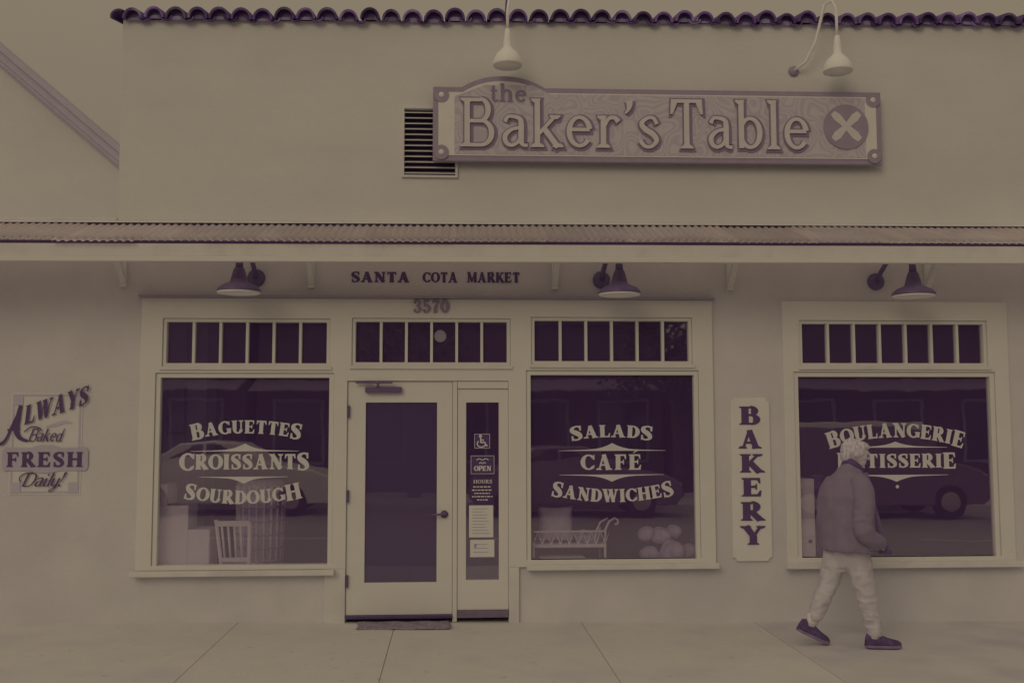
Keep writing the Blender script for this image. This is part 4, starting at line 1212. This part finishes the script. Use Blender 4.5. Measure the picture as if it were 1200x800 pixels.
# ------------------------------------------------------------------ the walking person
PX, PY = 3.175, -1.06
pz = gz(PX)+.002
man = thing('person', 'grey haired person in dark jacket, pale trousers and dark trainers walking right', 'person', (PX, PY, pz))
PHI = math.radians(24)
def ell(cx, cy, z, a, b, n=20, phi=PHI, lean=0.0):
    """a: half width across the shoulders, b: half depth front to back"""
    out = []
    for k in range(n):
        th = 2*PI*k/n
        f_, s_ = b*math.cos(th), a*math.sin(th)
        x = cx + f_*math.cos(phi) - s_*math.sin(phi)
        y = cy + f_*math.sin(phi) + s_*math.cos(phi)
        out.append((x, y, z + lean*f_))
    return out
def limb(mb, pts, rr, seg=14, n=5):
    P = catmull([(*p, r) for p, r in zip(pts, rr)], n)
    mb.tube([p[:3] for p in P], [p[3] for p in P], seg)
def wrinkle(o, amp, fx, fy, fz, seed=0.0, zmin=-9, zmax=9):
    me = o.data
    me.update()
    nrm = [v.normal.copy() for v in me.vertices]
    for v, n_ in zip(me.vertices, nrm):
        if zmin < v.co.z < zmax:
            p_ = Vector((v.co.x*fx+seed, v.co.y*fy, v.co.z*fz))
            w_ = noise.noise(p_) + .5*noise.noise(p_*2.1)
            v.co += n_*amp*((1-abs(w_)*2.2) - .35)
    me.update()
# body: one continuous figure (head, neck, trunk, arms, hands, legs)
bd = MB()
H = Vector((.140, .01, 1.545))
hm = Matrix.Rotation(math.radians(-8), 3, 'Z') @ Matrix.Rotation(math.radians(16), 3, 'Y')
def hp(x, y, z): return H + hm @ Vector((x, y, z))
bd.ball(H, .098, .076, .100, 20, hm)
bd.ball(hp(.030, 0, -.055), .066, .056, .070, 18, hm)
bd.ball(hp(.062, 0, -.088), .030, .034, .026, 12, hm)      # chin
bd.ball(hp(.080, 0, .028), .022, .046, .014, 12, hm)       # brow
bd.ball(hp(.106, 0, -.012), .020, .013, .018, 12, hm)      # nose tip
bd.ball(hp(.096, 0, .008), .013, .010, .026, 12, hm)       # nose bridge
bd.ball(hp(.086, 0, -.050), .014, .024, .008, 12, hm)      # upper lip
bd.ball(hp(.083, 0, -.064), .013, .021, .008, 12, hm)      # lower lip
for s_ in (-1, 1):
    bd.ball(hp(.064, s_*.040, -.016), .024, .020, .020, 12, hm)   # cheek
    bd.ball(hp(-.006, s_*.078, -.010), .020, .009, .032, 12, hm)  # ear
limb(bd, [(.085, .0, 1.36), (.105, .01, 1.43), (.125, .015, 1.49)], [.070, .058, .056])
bd.loft([ell(.05, 0, .80, .15, .11), ell(.05, 0, .95, .16, .115), ell(.045, 0, 1.1, .165, .12), ell(.055, 0, 1.25, .175, .115), ell(.075, 0, 1.35, .14, .085), ell(.09, 0, 1.40, .06, .055)])
limb(bd, [(.11, -.15, 1.31), (.07, -.24, .98), (.16, -.20, .855)], [.055, .045, .032])
limb(bd, [(-.01, .13, 1.30), (-.03, .23, .98), (.06, .21, .855)], [.055, .045, .032])
for bx, by in ((.16, -.175), (.06, .19)):                 # hands, tucked in the jacket pockets
    bd.ball((bx+.045, by+.015, .825), .048, .020, .036, 12)
    for k, ln in enumerate((.058, .066, .062, .050)):
        bd.tube([(bx+.075, by+.012, .845-k*.016), (bx+.075+ln*.6, by+.022, .838-k*.016), (bx+.075+ln, by+.028, .822-k*.016)], [.009, .0085, .007], 8)
    bd.tube([(bx+.03, by+.015, .855), (bx+.06, by+.0, .872), (bx+.085, by+.002, .868)], [.011, .010, .008], 8)
limb(bd, [(.02, .08, .84), (-.095, .075, .49), (-.235, .06, .17)], [.085, .055, .038])
limb(bd, [(.08, -.075, .84), (.150, -.082, .46), (.210, -.09, .09)], [.085, .055, .038])
bd.tube([(-.255, .055, .13), (-.20, .05, .06), (-.14, .045, .03)], [.036, .034, .028])
bd.tube([(.195, -.09, .08), (.285, -.09, .055), (.365, -.09, .04)], [.038, .036, .028])
body = bd.build('body', M['skin'], man)
remesh(body, .0065, 3)
for s_ in (-1, 1):
    q = MB(); q.ball(hp(.0915, s_*.030, .004), .008, .011, .007, 10, hm); q.build('eye', M['dark'], man, smooth=True)
    q = MB(); q.tube([hp(.100, s_*.012, .026), hp(.098, s_*.030, .032), hp(.086, s_*.048, .026)], [.004, .005, .003], 6); q.build('eyebrow', M['hair'], man, smooth=True)
# hair: full cap over crown, sides and nape
hb_ = MB()
hb_.ball(hp(-.020, 0, .020), .100, .088, .094, 24, hm)
hb_.ball(hp(-.060, 0, -.035), .056, .074, .072, 18, hm)
hb_.ball(hp(.030, 0, .072), .066, .070, .036, 18, hm)
r_ = random.Random(9)
for k in range(26):
    th = r_.uniform(.7, 2*PI-.7); ph = r_.uniform(-.35, .95)
    rr_ = math.sqrt(max(0, 1-ph*ph))
    c = hp(-.020 + .088*rr_*math.cos(th), .076*rr_*math.sin(th), .020+.082*ph)
    hb_.ball(c, .026, .018, .030, 8, hm)
for s_ in (-1, 1):
    hb_.ball(hp(.028, s_*.072, .022), .020, .012, .042, 10, hm)
    hb_.ball(hp(-.010, s_*.080, -.005), .026, .012, .034, 10, hm)
hr = hb_.build('hair', M['hair'], man)
remesh(hr, .006, 6)
wrinkle(hr, .0025, 40, 40, 14)
# jacket
jk = MB()
jk.loft([ell(.055, 0, .755, .255, .205, lean=-.05), ell(.05, 0, .80, .262, .205), ell(.04, 0, .95, .255, .192), ell(.03, 0, 1.10, .246, .186), ell(.028, 0, 1.20, .238, .176), ell(.042, 0, 1.30, .215, .152), ell(.065, 0, 1.365, .165, .118), ell(.090, .005, 1.405, .10, .088, lean=-.4), ell(.105, .01, 1.425, .080, .078, lean=-.6)])
jkt = jk.build('jacket', M['jacket'], man)
remesh(jkt, .010, 4)
wrinkle(jkt, .007, 5, 5, 3.2, 3.1)
for pts_, rr_, nm in (([(.085, -.130, 1.345), (.105, -.190, 1.26), (.098, -.235, 1.13), (.066, -.272, 1.00), (.080, -.280, .935), (.145, -.255, .875), (.215, -.205, .845), (.255, -.150, .835)], [.070, .090, .084, .076, .077, .070, .064, .048], 'near'),
                      ([(.0, .12, 1.31), (-.03, .19, 1.20), (-.04, .245, 1.00), (-.02, .25, .93), (.06, .235, .865), (.13, .20, .84)], [.078, .086, .076, .074, .068, .05], 'far')):
    sv = MB(); limb(sv, pts_, rr_, 20, 8)
    so2 = sv.build('sleeve', M['jacket'], jkt)
    remesh(so2, .008, 2)
    wrinkle(so2, .0055, 7, 7, 12, 1.7, .80, 1.18)
pk = MB()
limb(pk, [(.130, -.262, .800), (.205, -.222, .795), (.275, -.165, .800)], [.010, .014, .010], 8)
pk.build('pocket_flap', M['jacket'], jkt, smooth=True)
# open front of the jacket swinging ahead, its shade put in as a darker colour
fr = MB()
fl = [(.19, 1.39, .022), (.222, 1.25, .026), (.245, 1.10, .030), (.285, .95, .034), (.325, .82, .034), (.350, .745, .030)]
rings = []
for x, z, th in fl:
    y = -.075 - (1.4-z)*.09
    rings.append([(x-.10, y+.02, z), (x-.03, y-.028, z), (x+.004, y-.020, z+.002), (x+.010, y+.0, z), (x-.02, y+th, z), (x-.10, y+.07, z)])
fr.loft(rings)
fo = fr.build('jacket_front', M['jacket_dark'], man, smooth=True)
cl_ = MB()
cl_.loft([ell(.100, .01, 1.405, .092, .088, lean=-.5), ell(.118, .012, 1.452, .078, .080, lean=-.75), ell(.118, .012, 1.458, .070, .072, lean=-.75), ell(.105, .01, 1.42, .070, .070, lean=-.5)])
co_ = cl_.build('collar', M['collar'], man, smooth=True)
# trousers
tr = MB()
tr.loft([ell(.030, 0, .585, .03, .05), ell(.036, 0, .64, .085, .095), ell(.042, 0, .70, .125, .12), ell(.045, 0, .78, .155, .135), ell(.045, 0, .92, .160, .13)])
limb(tr, [(-.01, .055, .82), (-.045, .058, .66), (-.096, .064, .49), (-.165, .066, .34), (-.222, .06, .215), (-.228, .06, .19)], [.112, .097, .078, .068, .058, .056])
limb(tr, [(.085, -.06, .82), (.112, -.066, .64), (.146, -.078, .47), (.182, -.088, .30), (.207, -.092, .125), (.209, -.092, .095)], [.114, .103, .084, .073, .060, .060])
tro = tr.build('trousers', M['trousers'], man)
remesh(tro, .008, 3)
wrinkle(tro, .009, 6, 6, 9, 5.3, -1, .62)
wrinkle(tro, .006, 6, 6, 5, 2.3, .5, .9)
wrinkle(tro, .005, 9, 9, 20, 9.3, -1, .30)
def shoe(hx, hy, hz, tx, ty, tz, lb=None):
    d = Vector((tx-hx, ty-hy, tz-hz)); L_ = d.length
    ex = d.normalized(); ey = Vector((0, 0, 1)).cross(ex).normalized(); ez = ex.cross(ey)
    O = Vector((hx, hy, hz))
    def P(u, v, w_): return O + ex*(u*L_) + ey*v + ez*w_
    stn = [(0.0, .024, .085), (.03, .036, .110), (.12, .040, .118), (.26, .040, .118), (.34, .040, .112), (.45, .043, .098), (.60, .048, .080), (.76, .049, .068), (.90, .040, .058), (.98, .022, .044), (1.0, .008, .032)]
    q = MB()
    rings = []
    for u, hw, ht in stn:
        rings.append([P(u, hw*math.cos(a)*(1.0 if math.sin(a) < .5 else .82), .016 + max(0, math.sin(a))*(ht-.016)) for a in [PI*k/12 for k in range(13)]])
    q.loft(rings)
    q.loft([[P(u, .028*math.cos(a), w_ + .010*math.sin(a)) for a in [2*PI*k/10 for k in range(10)]] for u, w_ in ((.30, .098), (.35, .122), (.375, .126))])
    s_ = q.build('shoe', M['shoe'], man, smooth=True)
    q = MB()
    rings = []
    for u, hw, ht in stn:
        up_ = .006*max(0, u-.75)*4 + (.004 if u < .05 else 0)
        rings.append([P(u, hw*1.10+.003, .0+up_), P(u, hw*1.13+.003, .022+up_*.5), P(u, -hw*1.13-.003, .022+up_*.5), P(u, -hw*1.10-.003, .0+up_)])
    q.loft(rings)
    q.build('sole', M['sole'], s_, bevel=.004)
    q = MB()
    for k in range(4):
        u = .40+k*.055; ht = .095-k*.010
        q.tube([P(u, -.030, ht-.016), P(u+.012, 0, ht+.002), P(u, .030, ht-.016)], .0035, 6)
    q.build('laces', M['sole'], s_)
shoe(-.375, .055, .115, -.118, .045, .0)
shoe(.135, -.095, .006, .425, -.10, .0)
q = MB(); q.tube([(-.235, .058, .245), (-.262, .056, .15)], [.045, .040]); q.build('sock', M['sock'], man, smooth=True)
q = MB(); q.tube([(.208, -.092, .15), (.200, -.093, .075)], [.046, .042])
q.build('sock', M['sock'], man, smooth=True)

# ------------------------------------------------------------------ across the street (seen as reflections in the glass)
def vehicle(name, label, x, y, L_, Hh, wide, prof, glass, wheels, paint, wr):
    t_ = thing(name, label, name.replace('_', ' ').split()[-1], (x, y, gz(x)-.148))
    q = MB()
    secs = []
    for k, (v, sc, lift) in enumerate(((-.5, .90, .06), (-.44, 1.0, 0), (.44, 1.0, 0), (.5, .90, .06))):
        zc = 0.55
        secs.append([(px_*L_*(.985 if sc < 1 else 1), v*wide*(1 if pz_ < 1.0 else .86), max(.2, pz_*Hh - (lift*.35 if pz_ > .6 else 0))) for px_, pz_ in prof])
    q.loft(secs)
    q.build('body', paint, t_, bevel=.03, smooth=False)
    for poly in glass:
        q = MB()
        for sd_ in (-1, 1):
            q.quad(*[(px_*L_, sd_*(wide*.5*.925 + .012 - .06*(pz_-.62)), pz_*Hh) for px_, pz_ in poly])
        o = q.build('side_window', M['car_glass'], t_)
        s2 = o.modifiers.new('t', 'SOLIDIFY'); s2.thickness = .02; s2.offset = 0
    for wx in wheels:
        for sd_ in (-1, 1):
            q = MB(); q.lathe([(wr*.62, 0), (wr*.97, 0), (wr, .03), (wr, .19), (wr*.97, .22), (wr*.62, .22)], (wx*L_, sd_*(wide/2-.08)+.11, wr), 28, Matrix.Rotation(PI/2, 3, 'X'))
            wh = q.build('wheel', M['rubber'], t_)
            q = MB(); q.lathe([(.001, -.012), (wr*.25, -.012), (wr*.58, 0), (wr*.64, .01), (wr*.64, .20), (.001, .232)], (wx*L_, sd_*(wide/2-.08)+.11, wr), 20, Matrix.Rotation(PI/2, 3, 'X'))
            q.build('rim', M['alloy'], wh)
    for sd_ in (-1, 1):
        q = MB(); q.ball((L_*.478, sd_*wide*.36, Hh*.46), .10, .17, .065); q.build('headlight', M['lens'], t_, smooth=True)
    return t_
sedan = [(-.5, .30), (-.495, .50), (-.47, .66), (-.36, .70), (-.20, .97), (-.08, 1.0), (.06, .985), (.22, .69), (.40, .62), (.485, .50), (.5, .30), (.47, .17), (-.47, .17)]
vehicle('parked_car', 'pale parked car across the street mirrored in the BAGUETTES window', -4.65, -13.1, 4.6, 1.50, 1.78, sedan,
        [[(-.27, .70), (-.18, .93), (-.09, .955), (-.09, .70)], [(-.075, .70), (-.075, .955), (.04, .94), (.17, .70)]], (-.31, .30), M['car_pale'], .32)
vanp = [(-.5, .22), (-.5, .55), (-.49, .90), (-.46, .985), (-.2, 1.0), (.12, .985), (.20, .93), (.33, .60), (.46, .52), (.5, .42), (.5, .22), (.47, .14), (-.47, .14)]
vehicle('parked_van', 'dark parked van with pale roof mirrored in the BOULANGERIE window', 9.0, -13.1, 4.9, 1.98, 1.90, vanp,
        [[(-.46, .56), (-.45, .84), (-.22, .86), (-.22, .56)], [(-.20, .56), (-.20, .86), (.03, .86), (.03, .56)], [(.05, .56), (.05, .86), (.16, .83), (.27, .56)]], (-.31, .31), M['car_dark'], .35)
vehicle('parked_car', 'dark parked car across the street mirrored in the SALADS window', 2.6, -13.1, 4.5, 1.46, 1.76, sedan,
        [[(-.27, .70), (-.18, .93), (-.09, .955), (-.09, .70)], [(-.075, .70), (-.075, .955), (.04, .94), (.17, .70)]], (-.31, .30), M['car_dark'], .32)
q = MB(); q.box(-2.47, 1.0, -.90, .90, 1.80, 2.03)
o = q.build('roof', M['car_pale'], bpy.data.objects['parked_van'], bevel=.02)

def shop(x0, x1, y, hgt, ridge, label, m):
    t_ = thing('street_building', label, 'building', ((x0+x1)/2, y, 0))
    W2 = (x1-x0)/2
    q = MB()
    q.box(-W2, W2, -8, 0, -.3, hgt); q.build('wall', m, t_)
    q = MB()
    if ridge:
        for s_ in (-1, 1):
            q.loft([[(s_*(W2+.3), y_, hgt-.05), (s_*(W2+.3), y_, hgt+.12), (0, y_, hgt+ridge+.16), (0, y_, hgt+ridge)] for y_ in (.4, -8.2)])
        g_ = MB(); g_.b.faces.new([g_.b.verts.new(p) for p in ((-W2, .0, hgt), (W2, .0, hgt), (0, .0, hgt+ridge))])
        g_.build('gable', m, t_)
    else:
        q.box(-W2-.08, W2+.08, -8.08, .08, hgt+.001, hgt+.25)
    q.build('roof', M['shingle'], t_)
    nW = max(2, int((x1-x0)/2.2))
    for k in range(nW):
        cx = -W2 + (k+.5)*2*W2/nW
        q = MB(); q.holed(cx-.72, cx+.72, .7, 2.5, [(cx-.64, cx+.64, .78, 2.42)], .06, .001)
        f_ = q.build('window', M['mauve'], t_)
        q = MB(); q.box(cx-.645, cx+.645, .02, .03, .775, 2.425); q.build('pane', M['car_glass'], f_)
    q = MB(); q.loft([[(x_, .005, 3.05), (x_, 1.3, 2.75), (x_, 1.3, 2.70), (x_, .005, 2.98)] for x_ in (-W2, W2)]); q.build('awning', M['mauve'], t_)
    return t_
shop(-16.5, -5.6, -19.5, 5.4, 0, 'flat roofed shop building across the street behind the pale parked car', M['siding'])
shop(-5.4, 6.0, -20.0, 4.6, 0, 'low flat roofed building facing the bakery door across the street', M['siding'])
shop(6.2, 16.5, -19.5, 3.9, 2.6, 'gabled building across the street behind the dark parked van', M['siding'])

def tree(x, y, hgt, cr, label, seed):
    r = random.Random(seed)
    t_ = thing('street_tree', label, 'tree', (x, y, gz(x)))
    q = MB()
    q.tube([(0, 0, -.1), (.03, .02, .8), (-.02, .0, hgt*.45), (.05, 0, hgt*.6)], [.17, .13, .11, .08])
    for k in range(7):
        a = 2*PI*k/7 + r.uniform(-.3, .3)
        z0 = hgt*(.40+.03*k)
        q.tube([(0, 0, z0), (.5*cr*math.cos(a), .5*cr*math.sin(a), z0+.5), (.85*cr*math.cos(a), .85*cr*math.sin(a), z0+1.0)], [.06, .04, .02], 6)
    q.build('trunk', M['bark'], t_, smooth=True)
    q = MB()
    clumps = []
    for k in range(26):
        a = r.uniform(0, 2*PI); rr = cr*math.sqrt(r.uniform(.05, 1)); zz = hgt*.68 + r.uniform(-1, 1)*hgt*.26
        clumps.append((rr*math.cos(a), rr*math.sin(a), zz, r.uniform(.35, .65)))
    for cx, cy, cz, cr_ in clumps:
        for j in range(110):
            v = Vector((r.gauss(0, 1), r.gauss(0, 1), r.gauss(0, .8))).normalized()*cr_*r.uniform(.5, 1.05) + Vector((cx, cy, cz))
            e1 = Vector((r.gauss(0, 1), r.gauss(0, 1), r.gauss(0, 1))).normalized()*.085
            e2 = e1.cross(Vector((r.gauss(0, 1), r.gauss(0, 1), r.gauss(0, 1)))).normalized()*.055
            q.quad(v-e1, v+e2, v+e1, v-e2)
    q.build('crown', M['leaf'], t_)
    return t_
tree(-0.9, -16.2, 5.6, 1.9, 'leafy tree on the far pavement mirrored in the door glass', 4)
tree(5.6, -16.4, 5.0, 1.7, 'leafy tree on the far pavement left of the gabled building', 8)
tree(-9.6, -16.3, 5.8, 2.0, 'leafy tree on the far pavement left of the pale parked car', 12)
